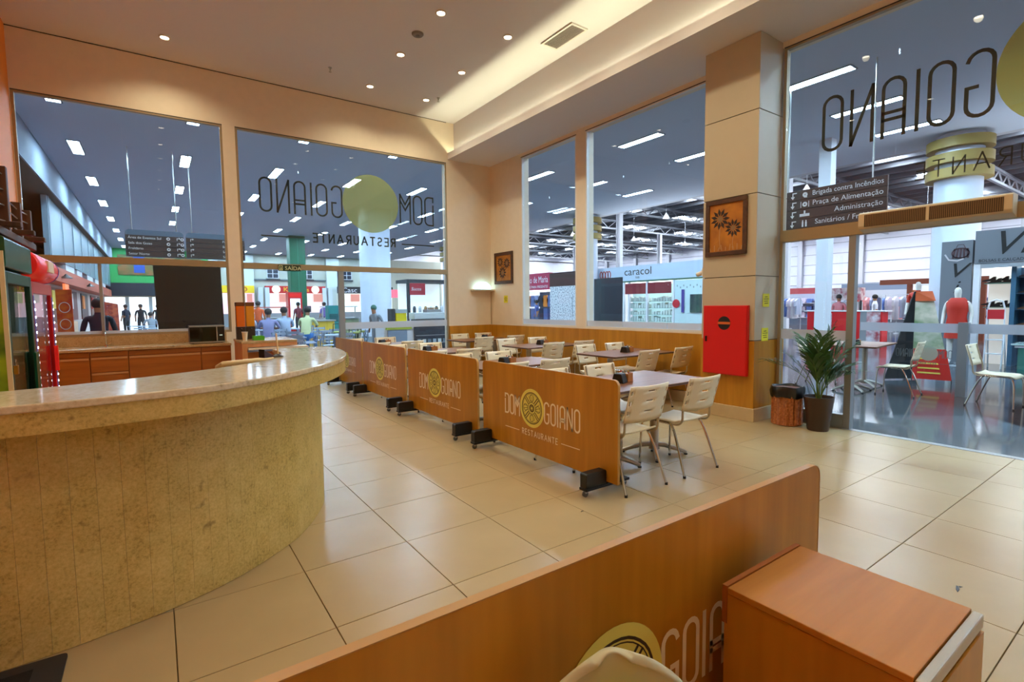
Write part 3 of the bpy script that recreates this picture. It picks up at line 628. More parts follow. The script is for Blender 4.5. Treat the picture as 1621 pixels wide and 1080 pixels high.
# ---- tables
def make_table():
    t = thing('dining_table','', 'table')
    MB().prism(rrect(-.64,.64,-.385,.385,.03),.725,.75).build('table_top', TABLEW, t, bevel=.004)
    MB().prism(rrect(-.642,.642,-.387,.387,.03),.731,.745).build('edge_band', mat('table_edge','#4a2c18',.4), t)
    for sx in (-.33,.33):
        p = MB().lathe([(.055,.05),(.042,.09),(.042,.70),(.07,.72)],18,Matrix.Translation((sx,0,0))).build('column', mat('aluminium_column','#b5b0a6',.35,.7), t, smooth=True)
        B(sx-.14,sx+.14,-.14,.14,.716,.7245).build('top_plate', BLACKM, t)
        for k in range(4):
            a = PI/4+PI/2*k; d = Vector((math.cos(a),math.sin(a),0))
            MB().tube([Vector((sx,0,.095)),Vector((sx,0,.085))+d*.1,Vector((sx,0,.05))+d*.22,Vector((sx,0,.02))+d*.30],[.026,.024,.02,.017],8).build('foot', MATS['aluminium_column'], t, smooth=True)
            MB().cyl(Vector((sx,0,0))+d*.295,Vector((sx,0,.012))+d*.295,.018,10).build('glide', BLACKP, t)
    return t
# ---- chairs
def make_chair():
    c = thing('dining_chair','', 'chair')
    # seat shell
    n, k_ = 9, 9; vs = []
    for i in range(n):
        for j in range(k_):
            u = i/(n-1)*2-1; v = j/(k_-1); x = u*.21*(1-.06*(1-v)); y = -.20+.41*v
            z = .452 - .012*(1-u*u) - (.03*((v-.85)/.15)**2 if v > .85 else 0) + (.02*((.12-v)/.12) if v < .12 else 0)
            vs.append((x,y,z))
    fs = [(i*k_+j,(i+1)*k_+j,(i+1)*k_+j+1,i*k_+j+1) for i in range(n-1) for j in range(k_-1)]
    st = MB().add(vs,fs).build('seat', IVORY, c, smooth=True); so_ = st.modifiers.new('solid','SOLIDIFY'); so_.thickness = .012; so_.offset = -1
    # backrest with slots: grid of cells, some left open
    xs = [-.215,-.206,-.180,-.165,-.10,-.045,.045,.10,.165,.180,.206,.215]; zs_ = [.555,.59,.615,.635,.65,.672,.69,.71,.728,.75,.772,.79,.805,.838]
    def bp(x,z): return (x, -.235-.075*(z-.555)/.28 - .028*(1-(x/.215)**2)*(1.0), z + .010*(1-(x/.215)**2)*(-.3 if z > .7 else -1.0))
    vs = [bp(x,z) for x in xs for z in zs_]; nz = len(zs_); fs = []
    for i in range(len(xs)-1):
        for j in range(nz-1):
            mid = i == 5 and j in (3,7,11); side = i in (1,9) and j in (2,3,6,7,10,11)
            if (mid and True) or side: continue
            fs.append((i*nz+j,(i+1)*nz+j,(i+1)*nz+j+1,i*nz+j+1))
    bk = MB().add(vs,fs).build('backrest', IVORY, c, smooth=True); so_ = bk.modifiers.new('solid','SOLIDIFY'); so_.thickness = .011; so_.offset = 0
    def yb(z): return -.235-.075*(z-.555)/.28
    for sx in (-1,1):
        X = .192*sx
        up = [(X,.02,.425),(X,-.13,.425),(X,-.19,.432),(X,-.225,.47),(X,yb(.56)+.004,.56),(X,yb(.7)+.003,.70),(X,yb(.83)+.003,.83)]
        MB().tube([tuple(p) for p in crom(up,4)],.0095,8).build('back_post', FRAMEB, c, smooth=True)
        lg = [(X*1.12,.205,0),(X*1.08,.195,.3),(X*1.05,.175,.405),(X,.13,.425),(X,-.05,.428),(X*1.03,-.125,.41),(X*1.12,-.20,.25),(X*1.22,-.285,0)]
        P = [tuple(p) for p in crom(lg,4)]; hN = len(P)//2
        MB().tube(P[:hN+1],.0105,8).build('front_leg', CHROME, c, smooth=True); MB().tube(P[hN:],.0105,8).build('rear_leg', CHROME, c, smooth=True)
        for q in (lg[0],lg[-1]): MB().cyl((q[0],q[1],0),(q[0],q[1],.02),.0125,8).build('foot_cap', BLACKP, c)
    for yy in (.13,-.06): MB().cyl((-.192,yy,.424),(.192,yy,.424),.008,8).build('seat_rail', CHROME, c)
    return c
def make_caddy():
    t = thing('condiment_caddy','', 'caddy')
    n = MB().prism([(-.06,0),(.06,0),(.035,.085),(-.035,.085)],-.075,.03,Matrix(((0,0,1,-.03),(1,0,0,0),(0,1,0,0),(0,0,0,1)))).build('napkin_box', BLACKP, t, bevel=.008)
    B(-.1,-.095,-.02,.02,.02,.05).build('napkin_slot', WHITEP, n)
    m = MB(); m.box(.0,.115,-.06,.06,0,.01); m.box(.0,.008,-.06,.06,.01,.075); m.box(.107,.115,-.06,.06,.01,.075); m.box(.008,.107,-.06,-.052,.01,.075); m.box(.008,.107,.052,.06,.01,.075); bx_ = m.build('wooden_box', mat('caddy_wood','#a86a2c',.5), t, bevel=.002)
    for k,(x,y,mm) in enumerate(((.03,-.028,'#d9d0c0'),(.075,-.03,'#7a1d10'),(.035,.025,'#e8dcc8'),(.08,.026,'#3a2010'))):
        b = MB().lathe([(.016,0),(.018,.05),(.018,.062),(.008,.075)],10,Matrix.Translation((x,y,.0102))).build('shaker', mat('shaker_%d'%k,mm,.4), t, smooth=True); MB().lathe([(.009,.075),(.009,.086)],8,Matrix.Translation((x,y,.0102))).build('cap', mat('shaker_cap_%d'%k,['#8a8a86','#c8a020','#b0392a','#d8d2c4'][k],.4), b)
    return t
TBL = make_table(); CHR = make_chair(); CAD = make_caddy(); used = {'t':0,'c':0,'k':0}
def put(proto, key, loc, rz, label, group):
    if not used[key]:
        used[key] = 1; proto.location = loc; proto.rotation_euler = (0,0,rz); proto['label'] = label; proto['group'] = group; return proto
    return copy_thing(proto, loc, rz, label, group)
rnd = random.Random(11)
TB = [ # cx, cy, description, near chairs x, far chairs x, near y, far y
 (3.58,3.17,'the table beside the nearest partition',(3.06,3.76),(3.10,3.72),2.83,3.42),
 (3.56,5.09,'the second table along the partitions',(3.12,3.72),(3.12,3.76),4.73,5.35),
 (3.58,7.15,'the third table along the partitions',(3.12,3.69),(3.12,3.76),6.64,7.45),
 (3.60,9.12,'the fourth table along the partitions',(3.12,3.74),(3.12,3.75),8.72,9.48),
 (5.60,5.06,'the wall side table nearest the pillar',(5.36,6.10),(5.38,6.02),4.75,5.38),
 (5.60,6.99,'the middle wall side table',(5.34,6.02),(5.28,5.99),6.68,7.38),
 (5.60,9.06,'the wall side table in the far corner',(5.32,6.08),(5.46,6.08),8.79,9.47)]
CP = [(3.42,3.14,.35),(3.43,4.99,.3),(3.47,7.16,.25),(3.50,9.15,.3),(5.62,5.07,.3),(5.62,7.05,.25),(5.75,9.12,.3)]
SH = ['beside the nearest partition','second along the partitions','third along the partitions','fourth along the partitions','wall side nearest the pillar','wall side in the middle','wall side in the far corner']
for k,(cx,cy,d,nx,fx,ny,fy) in enumerate(TB):
    put(TBL,'t',(cx,cy,0),0,'brown laminate dining table on metal pedestals, '+SH[k],'restaurant dining tables')
    for i,x in enumerate(nx): put(CHR,'c',(x,ny,0),rnd.uniform(-.05,.05),'ivory slotted chair, near side %s, at %s' % (('left','right')[i], d),'ivory restaurant chairs')
    for i,x in enumerate(fx): put(CHR,'c',(x,fy,0),PI+rnd.uniform(-.06,.06),'ivory slotted chair, far side %s, at %s' % (('left','right')[i], d),'ivory restaurant chairs')
    x,y,a = CP[k]; put(CAD,'k',(x,y,.7505),a,'black napkin holder with wooden spice box on '+d,'table condiment caddies')

# ---- things on the pillar
fh = thing('fire_hose_cabinet','red fire hose cabinet with a round black emblem on the pillar','fire cabinet',(5.896,3.66,.98))
B(-.05,0,-.30,.30,-.43,.44).build('housing', REDP, fh, bevel=.004); B(-.058,-.0505,-.292,.292,-.422,.432).build('door', REDP, fh, bevel=.003)
MB().lathe([(.001,0),(.085,0),(.085,.003),(.001,.0035)],28,Matrix.Translation((-.058,0,.22)) @ Matrix.Rotation(-PI/2,4,'Y')).build('round_emblem', mat('emblem_black','#1a0e0a',.5), fh); B(-.0635,-.0615,-.083,.083,.205,.235).build('orange_bar', mat('orange_print','#c8601c',.5), fh)
B(-.066,-.058,.24,.262,-.02,.05).build('latch', BLACKM, fh)
def flower(mb, c, r, n, M, z):
    for k in range(n):
        a = 2*PI*k/n; p = [(.25,0),(.6,.16),(1,0),(.6,-.16)]
        mb.add([(c[0]+r*(x*math.cos(a)-y*math.sin(a)), c[1]+r*(x*math.sin(a)+y*math.cos(a)), z) for x,y in p],[(0,1,2,3)],M)
def painting(name,label,M,wd,ht,fw,flowers,ground):
    t = thing(name,label,'painting'); t.matrix_world = M
    m = MB(); m.box(-wd/2,wd/2,-ht/2,-ht/2+fw,0,.025); m.box(-wd/2,wd/2,ht/2-fw,ht/2,0,.025); m.box(-wd/2,-wd/2+fw,-ht/2+fw,ht/2-fw,0,.025); m.box(wd/2-fw,wd/2,-ht/2+fw,ht/2-fw,0,.025); m.build('frame', DARKW, t, bevel=.004)
    cv = B(-wd/2+fw,wd/2-fw,-ht/2+fw,ht/2-fw,.002,.010).build('canvas', mat(name+'_ground',ground[0],.7,col2=ground[1],vscale=(5,5,5)), t)
    m = MB(); s_ = MB(); c_ = MB()
    for (x,y,r) in flowers:
        flower(m,(x,y),r,11,None,.0125); c_.add([(x+r*.27*math.cos(2*PI*k/14),y+r*.27*math.sin(2*PI*k/14),.013) for k in range(14)],[tuple(range(14))])
        ribbon(s_,[(x,y-r*.8),(x-.01,y-r*1.7),(x+.006,-ht/2+fw+.03)],.008,None,False,.0115)
    for k in range(9): x = -wd/2+fw+.02+(wd-2*fw-.04)*k/8; ribbon(s_,[(x,-ht/2+fw+.012),(x+.012*((k%3)-1),-ht/2+fw+.05+.03*(k%2))],.010,None,False,.0118)
    m.build('petals', mat('dark_petals','#2c1c12',.7), cv); s_.build('stems', mat('pale_stems','#b58a5a',.7), cv); c_.build('flower_centres', mat('flower_centre','#8d6a44',.7), cv)
    return t
painting('flower_painting','framed painting of two dark flowers on amber ground on the pillar',frame((5.896,3.69,2.395),(0,-1,0),(0,0,1)),.56,.70,.055,[(-.08,.11,.135),(.10,-.02,.115)],('#c07a1e','#9a5a14'))
painting('flower_painting','small framed flower painting on the corner wall above the wall lamp',frame((6.398,9.37,2.28),(0,-1,0),(0,0,1)),.72,.70,.07,[(-.13,.14,.12),(.13,.10,.13),(-.04,-.10,.15)],('#b98f52','#9a7038'))
for (M,lb) in ((frame((6.14,3.296,1.48),(1,0,0),(0,0,1)),'upper yellow paper notice on the side of the pillar'),(frame((6.13,3.296,1.06),(1,0,0),(0,0,1)),'lower yellow paper notice on the pillar just above the wainscot'),(frame((6.398,9.31,1.59),(0,-1,0),(0,0,1)),'yellow paper notice below the corner painting')):
    t = thing('paper_notice',lb,'notice',group='yellow notices'); t.matrix_world = M
    B(-.075,.075,-.08,.08,0,.002).build('sheet', YELP, t)
    m = MB()
    for k,(a,b) in enumerate(((-.03,.03),(-.05,.05),(-.045,.04),(-.035,.045))): ribbon(m,[(a,.04-.026*k),(b,.042-.026*k)],.010,None,False,.0026)
    m.build('printed_lines', mat('notice_ink','#6a6010',.7), t)
wl = thing('wall_lamp','half round glass wall lamp glowing cool white in the corner','wall lamp',(6.12,YB-.002,1.80))
MB().prism([(-.28,-.02),(.28,-.02),(.28,.02),(-.28,.02)],-.16,0,Matrix(((1,0,0,0),(0,0,1,0),(0,1,0,0),(0,0,0,1)))).build('shelf_base', mat('lamp_base_white','#d9cdb8',.4), wl, bevel=.008)
MB().prism([(-.20,.022)]+[(.20*math.cos(a),.022+.165*math.sin(a)) for a in [PI-PI*k/16 for k in range(17)]]+[(.20,.022)],-.12,-.01,Matrix(((1,0,0,0),(0,0,1,0),(0,1,0,0),(0,0,0,1)))).build('glass_shade', mat('lamp_glow',(.85,.95,1),.3,emis=((.42,.86,1.0),3.0)), wl, bevel=.01)
B(.255,.275,-.012,0,-.78,-.02).build('cable_duct', mat('duct_cream','#cdb898',.5), wl)
cm = thing('security_camera','small white camera bracket on the left edge of the pillar','camera',(5.96,4.02,1.86))
B(-.04,.05,.0,.03,-.05,.05).build('mount', WHITEP, cm, bevel=.004); MB().cyl((0,.03,0),(-.02,.11,-.03),.03,14).build('body', WHITEP, cm, smooth=True); MB().cyl((-.02,.11,-.03),(-.022,.118,-.033),.02,12).build('lens', BLACKP, cm)
t = thing('exit_sign','dark green SAÍDA exit sign hanging on the glass front bar','sign',(2.03,YB-.05,2.165))
B(-.19,.19,-.012,.0,-.055,.055).build('plate', mat('exit_green','#16301a',.4), t); EXY = mat('exit_letters','#e4eab8',.5)
textobj('lettering','SAÍDA',.095,frame((-.08,-.0135,-.034),(1,0,0),(0,0,1)),EXY,t,sx=1.05); m = MB(); Me = frame((-.15,-.0135,0),(1,0,0),(0,0,1))
ribbon(m,[(-.025,-.04),(-.025,.04),(.03,.04),(.03,-.04)],.008,Me,True); ribbon(m,[(0,.02),(.008,0),(-.008,-.03)],.010,Me); ribbon(m,[(.005,0),(.018,-.03)],.008,Me); m.build('running_figure', EXY, t)

# ---- plant and waste basket by the door
pl = thing('potted_palm','green potted palm in a dark brown tapered pot by the doorway','plant',(6.10,2.64,0))
MB().lathe([(.105,0),(.11,.01),(.15,.37),(.155,.385),(.148,.385),(.138,.35),(.001,.345)],28).build('pot', mat('brown_pot','#3a2314',.35), pl, smooth=True); MB().lathe([(.137,.352),(.001,.356)],20,cap=False).build('soil', mat('soil','#20140a',.95), pl)
LEAF = mat('palm_green','#2f5a1c',.4,col2='#1c3c12',vscale=(6,6,6)); STEM = mat('palm_stem','#55702a',.5); r_ = random.Random(5)
for k in range(16):
    a = 2*PI*k/16*3.1+r_.uniform(-.2,.2); tilt = r_.uniform(.15,.55) if k > 4 else .06; Lg = r_.uniform(.42,.74)
    pts = []; x = z = 0; ang = PI/2-tilt*.5
    for i in range(11):
        pts.append(Vector((.02*math.cos(a)+x*math.cos(a), .02*math.sin(a)+x*math.sin(a), .35+z))); x += Lg/10*math.cos(ang); z += Lg/10*math.sin(ang); ang -= tilt*.24
    fr_ = thing('frond',None,None); fr_.parent = pl
    MB().tube(pts,[.006-.0004*i for i in range(11)],5).build('stem', STEM, fr_)
    m = MB(); side = Vector((-math.sin(a),math.cos(a),0))
    for i in range(4,11):
        for s_ in (-1,1):
            for hh in ((0,.5) if i % 2 else (0,)):
                if i == 10 and hh: continue
                p = pts[i].lerp(pts[min(i+1,10)],hh); t = (pts[i]-pts[i-1]).normalized(); ll = .31*(1-.30*abs(i-7)/5)*r_.uniform(.8,1.15)
                d = (t*.95+side*s_*.6+Vector((0,0,.15))).normalized(); dr = Vector((0,0,-.22)); wv = t.cross(d).cross(d).normalized()*.0095
                q0 = p; q1 = p+d*ll*.4+Vector((0,0,.01)); q2 = p+d*ll*.75+dr*ll*.3; q3 = p+d*ll+dr*ll
                m.add([q0-wv*.5,q0+wv*.5,q1-wv,q1+wv,q2-wv*.8,q2+wv*.8,q3],[(0,1,3,2),(2,3,5,4),(4,5,6)])
    m.build('leaflets', LEAF, fr_)
wbk = thing('waste_basket','round woven wicker waste basket lined with a black bag','waste basket',(6.12,3.00,0))
WICK = mat('wicker','#c87a3a',.5,col2='#a0561e',vscale=(40,40,40)); WICKD = mat('wicker_dark','#6a3212',.6)
R0 = .158
MB().lathe([(R0-.014,.01),(R0-.014,.44)],28).build('core', WICKD, wbk)
ck = MB()
for k in range(30): a = 2*PI*k/30; ck.cyl((R0*math.cos(a),R0*math.sin(a),.005),(R0*math.cos(a),R0*math.sin(a),.44),.005,5)
ck.build('stakes', WICK, wbk)
for i in range(26):
    zz = .015+.0165*i; P = []
    for k in range(60):
        a = 2*PI*k/60; rr = R0+.0065*math.cos(PI*k+PI*i)*(1 if k%2 == 0 else 1)*(1 if (k//2+i)%2 else -1); P.append((rr*math.cos(a),rr*math.sin(a),zz))
    MB().tube(P,.0075,5,True).build('woven_strand', WICK, wbk)
m = MB(); n = 36; prof = [(.135,.30,0),(.158,.33,.006),(.168,.40,.008),(.166,.455,.006),(.150,.47,.004),(.138,.44,.004),(.12,.36,.0)]; vs = []; fs = []
prof = [(.175,.335,.008),(.182,.39,.008),(.179,.44,.006),(.167,.462,.005),(.150,.45,.004),(.138,.40,.002),(.13,.34,0)]
for r,z,wv in prof:
    for k in range(n): a = 2*PI*k/n; rr = r+wv*math.sin(5*a+z*30)+wv*.6*math.sin(11*a); vs.append((rr*math.cos(a),rr*math.sin(a),z+wv*1.2*math.sin(4*a+r*40)))
for i in range(len(prof)-1):
    for k in range(n): fs.append((i*n+k,i*n+(k+1)%n,(i+1)*n+(k+1)%n,(i+1)*n+k))
fs.append(tuple(range((len(prof)-1)*n,len(prof)*n)))
m.add(vs,fs).build('black_bag', mat('bin_bag','#120f0d',.3), wbk, smooth=True)

# ---- foreground cabinet and chair
fc = thing('side_cabinet','low orange wood cabinet with an aluminium edged drawer in the foreground','cabinet',(1.40,.535,0))
B(-.195,.195,-.205,.205,.0,.682).build('carcass', WOOD, fc, bevel=.002); B(-.197,.197,-.207,.195,.683,.70).build('top_board', WOOD_H, fc, bevel=.002); B(-.197,.197,.196,.210,.60,.703).build('back_lip', WOOD_R, fc)
d = B(-.195,.195,-.232,-.209,.12,.655).build('drawer_front', WOOD, fc); B(-.197,.197,-.230,-.209,.662,.697).build('aluminium_profile', mat('satin_profile','#d5d0c6',.3,.5), d, bevel=.004)
sc = thing('shell_chair','pale green grey shell chair with yellow printed emblem in the foreground','chair',(.60,.46,0),-.42)
SHELL = mat('shell_plastic','#c9c9ac',.4)
n, k_ = 15, 12; vs = []
for j in range(k_):
    v = math.sin(PI/2*j/(k_-1))
    for i in range(n):
        u = i/(n-1)*2-1; wd = .19*(1 if v < .3 else max(.2,math.sqrt(max(0,1-((v-.3)/.7)**2.8))))
        vs.append((u*wd, .15+.05*v-.045*u*u*0-.02*(1-u*u)*-1, .45+.335*v-.012*u*u*v))
fs = [(j*n+i,j*n+i+1,(j+1)*n+i+1,(j+1)*n+i) for j in range(k_-1) for i in range(n-1)]
o = MB().add(vs,fs).build('shell_back', SHELL, sc, smooth=True); q = o.modifiers.new('s','SOLIDIFY'); q.thickness = .02; q.offset = 0
q = o.modifiers.new('ss','SUBSURF'); q.levels = 1; q.render_levels = 1
o = MB().prism(rrect(-.21,.21,-.22,.18,.05),.44,.46).build('seat', SHELL, sc, bevel=.006)
for sx in (-1,1):
    for yy in (-.17,.14): MB().cyl((.15*sx,yy*.8,.44),(.19*sx,yy*1.25,0),.012,8).build('leg', CHROME, sc, smooth=True)
m = MB(); Ml = frame((0,.152,.70),(1,0,0),(0,0,1)); m.add([(.06*math.cos(2*PI*k/28),.06*math.sin(2*PI*k/28),.0) for k in range(28)],[tuple(range(28))],Ml); em = m.build('printed_emblem', LOGOY, sc)
m = MB(); ribbon(m,[(.045*math.cos(2*PI*k/28),.045*math.sin(2*PI*k/28)) for k in range(28)],.006,Ml,True,.001)
for k in range(8): ribbon(m,[(.01*math.cos(k*PI/4),.01*math.sin(k*PI/4)),(.042*math.cos(k*PI/4+.2),.042*math.sin(k*PI/4+.2))],.004,Ml,False,.001)
m.build('emblem_lines', LOGOD, em)

# ================================================================== THE MALL OUTSIDE THE GLASS
MCEIL = mat('mall_ceiling_white','#d3deee',.85); MWHITE = mat('mall_white','#e6e8ec',.5); MGREY = mat('mall_grey','#8f959b',.6); MDARK = mat('mall_dark','#2a2c30',.6)
MBEIGE = mat('mall_beige_wall','#b9bcae',.7); NAVY = mat('near_black_panel','#0f1216',.35); BROWN = mat('mall_brown','#3a221a',.6); TEAL = mat('teal_paint','#157a78',.5)
struct(B(-2.1, 17, YB+.2, 42.6, 5.5, 5.7).build('mall_ceiling', MCEIL)); struct(B(XW+.2, 17, -12, YB+.2, 5.5, 5.7).build('mall_ceiling', MCEIL))
# tube light fixtures in a regular grid
TUBE = mat('tube_light',(1,1,1),emis=(COOL,TUBE_E)); proto = None; nrow = {}
for k in range(8):
    for j in range(-3, 10):
        x = -1.4+2.29*k; y = 4.6+4.06*j
        if x < XW+.5 and y < YB+.6: continue
        side = 'beyond the back glass' if y > YB else 'outside the side windows'
        key = (k, side); nrow[key] = nrow.get(key, 0)+1
        lb = 'recessed tube light %s, %s row from left, %s from here' % (side, ORD[k if y > YB else k-4], ORD[nrow[key]-1])
        if proto is None:
            proto = thing('mall_ceiling_light', lb, 'ceiling light', (x,y,5.5), 0, 'recessed mall ceiling lights')
            B(-.11,.11,-.63,.63,-.012,-.004).build('diffuser', TUBE, proto); m = MB(); m.box(-.135,-.11,-.655,.655,-.02,0); m.box(.11,.135,-.655,.655,-.02,0); m.box(-.11,.11,-.655,-.63,-.02,0); m.box(-.11,.11,.63,.655,-.02,0); m.build('frame', MGREY, proto)
        else: copy_thing(proto, (x,y,5.5), 0, lb)
# ---- left side: bulkhead, glazed upper wall, fast food fronts
struct(B(-4.8,-2.1,YB+.2,42.6,4.65,5.7).build('mall_bulkhead', mat('bulkhead','#7c8794',.85))); struct(B(-4.8,-2.12,YB+.2,42.6,4.63,4.648).build('trim_3', mat('bulkhead_underside','#4a3c2c',.8)))
struct(B(-4.8,-4.6,YB+.2,42.6,0,4.63).build('wall_mall_left', mat('dark_recess','#4a3c30',.8)))
gw = struct(B(-2.4,-2.28,18.9,42.5,2.95,4.62).build('wall_upper_glass', mat('grey_glazed_wall','#7d929c',.35))); 
for k in range(9): B(-2.279,-2.25,19.0+2.55*k,19.06+2.55*k,2.96,4.61).build('mullion', mat('mullion_pale','#aab8c0',.5), gw)
fo = thing('food_shop_front','terracotta fascia and white shop fronts along the left mall wall','shop front',(-2.6,27,0))
B(-.12,.35,-16.8,15.4,2.30,2.72).build('terracotta_fascia', mat('terracotta','#b8583c',.6), fo); B(-1.8,-.1,-16.8,15.4,0,2.9).build('back_wall', mat('shop_wall_pale','#c9b8b0',.6), fo)
for k in range(7): 
    y = -14+4.2*k
    b = B(-.1,-.06,y,y+2.6,.0,2.2).build('shop_opening', mat('shop_dark_%d'%(k%3),['#5a2a24','#3c3030','#6a4030'][k%3],.5), fo); B(-.06,-.03,y+.2,y+1.0,1.5,2.1).build('menu_board', mat('menu_%d'%(k%4),['#e07a1c','#c8281c','#e8c83a','#e8e0d8'][k%4],.5), b); B(-.06,.3,y-.1,y+2.7,0,1.05).build('serving_counter', mat('serving_%d'%(k%3),['#d8d2ca','#b5452a','#c9a27a'][k%3],.4), b)
for k,(y,w_,h) in enumerate(((-5,2.2,.35),(-2,1.6,.28),(1.5,2.4,.32),(5,2.0,.3),(9,2.4,.34))): B(.0,.30,y,y+w_,2.725,2.725+h).build('white_fascia_box', MWHITE, fo)
for k,(y,z) in enumerate(((-6.5,2.2),(0.5,2.2))): MB().lathe([(.02,0),(.06,-.05),(.16,-.12),(.165,-.13)],14,Matrix.Translation((.45,y,z+.35))).build('pendant_lamp', mat('bronze_lamp','#3a2a20',.4), fo)
B(.36,.42,-6.6,-5.8,1.95,2.25).build('lit_sign', mat('lit_red_sign','#e0301c',.4,emis=((1,.25,.08),1.2)), fo)
t = thing('menu_poster_stand','orange food menu poster stand beside the left window glass','poster stand',(-1.31,12.0,0))
B(-.11,.11,-.02,.02,.25,1.82).build('poster', mat('menu_orange','#e0741c',.5,col2='#c83a18',vscale=(6,6,9)), t)
m = MB(); Mf = frame((0,-.0215,0),(1,0,0),(0,0,1)); 
for zz in (.9,1.2,1.5): ribbon(m,[(.075*math.cos(2*PI*k/18),zz+.09*math.sin(2*PI*k/18)) for k in range(18)],.012,Mf,True)
m.build('printed_plates', MWHITE, t); B(-.11,.11,-.08,.08,0,.03).build('foot', MDARK, t); B(-.02,.02,-.02,.02,.03,.25).build('post', MGREY, t)
t = thing('menu_poster_stand','purple red leaning menu board standing in the left corridor','poster stand',(-1.10,20,0)); MB().prism([(-.2,.0),(.2,.0),(.17,1.62),(-.17,1.7)],-.02,.02,Matrix(((1,0,0,0),(0,0,1,0),(0,1,0,0),(0,0,0,1)))).build('board', mat('menu_maroon','#8a2a2a',.5,col2='#c8603a',vscale=(7,7,10)), t); B(-.2,.2,-.1,.1,0,.04).build('foot', MDARK, t)
# ---- far end: green wall over a bright daylit front
gr = struct(B(-4.6,3.3,42.6,43,3.22,5.5).build('wall_far_green', mat('green_paint','#2f9a4e',.6)))
B(-1.85,2.9,42.55,42.6,3.75,5.1).build('food_mural', mat('food_mural','#8a5a2c',.6,col2='#3c5a2a',vscale=(1.6,1.6,3),detail=6), gr); B(-1.0,-.4,42.54,42.55,3.9,5.0).build('blue_patch', mat('blue_patch','#2a4fa0',.6), gr)
struct(B(-4.6,3.3,42.4,43,2.36,3.22).build('wall_far_dark_band', mat('dark_navy_band','#1c222c',.6)))
DAY = mat('daylight_glazing',(1,1,1),emis=((.92,.97,1.0),1.0))
dw = struct(B(-4.6,3.3,43.6,43.7,0,2.36).build('window_5', DAY)); dw['label'] = 'bright daylit glass front at the far end'
for k in range(6): B(-4.2+1.3*k,-4.0+1.3*k,43.4,43.6,0,2.36).build('mullion', mat('pale_mullion','#c9d4da',.6), dw)
struct(B(-4.6,3.3,42.6,43.6,2.3,2.36).build('trim_4', mat('cream_soffit','#e8dcc0',.7)))
# ---- hanging direction boards beyond the left window
SIGNB = mat('sign_brown','#3f2c22',.5); SIGNW = mat('sign_white','#e8e4dc',.5)
for (x0,x1,lb,lines,icons) in ((-.52,.72,'brown hanging direction board with four lines, left of the pair',('Área de Eventos Sul','Sala dos Guias','Fraldário','Setor Norte'),1),(.76,2.15,'brown hanging direction board partly behind the white window post',('Praça','Bancos','Sanitários','Saída'),0)):
    t = thing('hanging_direction_board',lb,'sign',((x0+x1)/2,16,2.80),0,'hanging direction boards'); h = (x1-x0)/2
    MB().prism(rrect(-h,h,-.02,.66,.10,4,(0,1,1,0)),.0,.05,Matrix(((1,0,0,0),(0,0,1,0),(0,1,0,0),(0,0,0,1)))).build('backing', mat('board_grey','#5b6a78',.5), t)
    for k,s_ in enumerate(lines):
        z0 = .40-.135*k
        st = B(-h+.01,h-.01,-.012,-.0005,z0,z0+.125).build('sign_strip', SIGNB, t)
        textobj('lettering', s_, .085, frame(((-h+.06) if icons else .15,-.0135,z0+.035),(1,0,0),(0,0,1)), SIGNW, st)
        m = MB(); Mi = frame((h-.12 if icons else -h+.14,-.0135,z0+.062),(1,0,0),(0,0,1)); ribbon(m,[(-.03,-.03),(-.03,.025),(.03,.025)],.012,Mi); ribbon(m,[(.012,.042),(.035,.025),(.012,.008)],.012,Mi); ribbon(m,[(-.22+.03*math.cos(2*PI*q/10),.03*math.sin(2*PI*q/10)) for q in range(10)],.02,Mi,True); m.build('symbols', SIGNW, st)
    for sx in (-h+.15,h-.15): MB().cyl((sx,.02,.6),(sx,.02,2.7),.012,6).build('hanger', STEEL, t)
# ---- far facade of the food court
ff = struct(B(3.3,22,42.6,43,0,5.5).build('wall_food_court', MBEIGE)); 
for x0,x1 in ((5.0,6.2),(11.5,12.5),(3.3,3.9)): B(x0,x1,42.3,42.6,0,5.4).build('white_pier', mat('pier_white','#ccd4cf',.6), ff)
for cx in (7.55,10.05,13.2,15.8):
    w_ = B(cx-.42,cx+.42,42.54,42.6,3.72,4.42).build('window', MWHITE, ff)
    for a in (-1,1):
        for b in (-1,1): B(cx+a*.20-.17,cx+a*.20+.17,42.52,42.54,4.07+b*.165-.14,4.07+b*.165+.14).build('pane', mat('dark_pane','#242c3a',.2), w_)
    B(cx-.5,cx+.5,42.45,42.6,3.58,3.68).build('sill', MDARK, ff)
B(6.2,11.5,42.5,42.6,3.55,3.66).build('cornice', mat('cornice_grey','#5f6b70',.6), ff)
def shopfront(x0,x1,label,fas,txt,tcol,back,glow):
    t = thing('food_court_shop',label,'shop',((x0+x1)/2,42.3,0),0,'food court shops'); h = (x1-x0)/2
    B(-h,h,-.25,.05,2.58,3.12).build('fascia', fas, t); 
    if txt: textobj('lettering',txt,.5,frame((0,-.26,2.68),(1,0,0),(0,0,1)),tcol,t,align='CENTER',sx=1.2)
    B(-h,h,0,.2,1.0,2.58).build('lit_back', mat('shop_glow_%s'%back,back,.5,emis=(glow,.9)), t); B(-h,h,-.9,-.3,0,1.05).build('counter', mat('shop_counter_%s'%fas.name,'#8d8f90',.4), t)
    for k in range(5): B(-h+.1+k*(2*h-.2)/5,-h+.1+(k+.82)*(2*h-.2)/5,-.32,-.26,1.9,2.5).build('menu_panel', mat('panel_%d'%(k%3),['#efe3cf','#c8402c','#e8d070'][k%3],.5,emis=((1,.9,.8),.35)), t)
    return t
YEL = mat('shop_yellow','#f0c814',.5); REDF = mat('shop_red','#c4161a',.5); CHARC = mat('shop_charcoal','#14181c',.5)
shopfront(3.9,6.15,'yellow fronted food shop beside the white window post',YEL,'ESPO',mat('print_red','#c02018',.5),'#d8a0b0',(1,.8,.85))
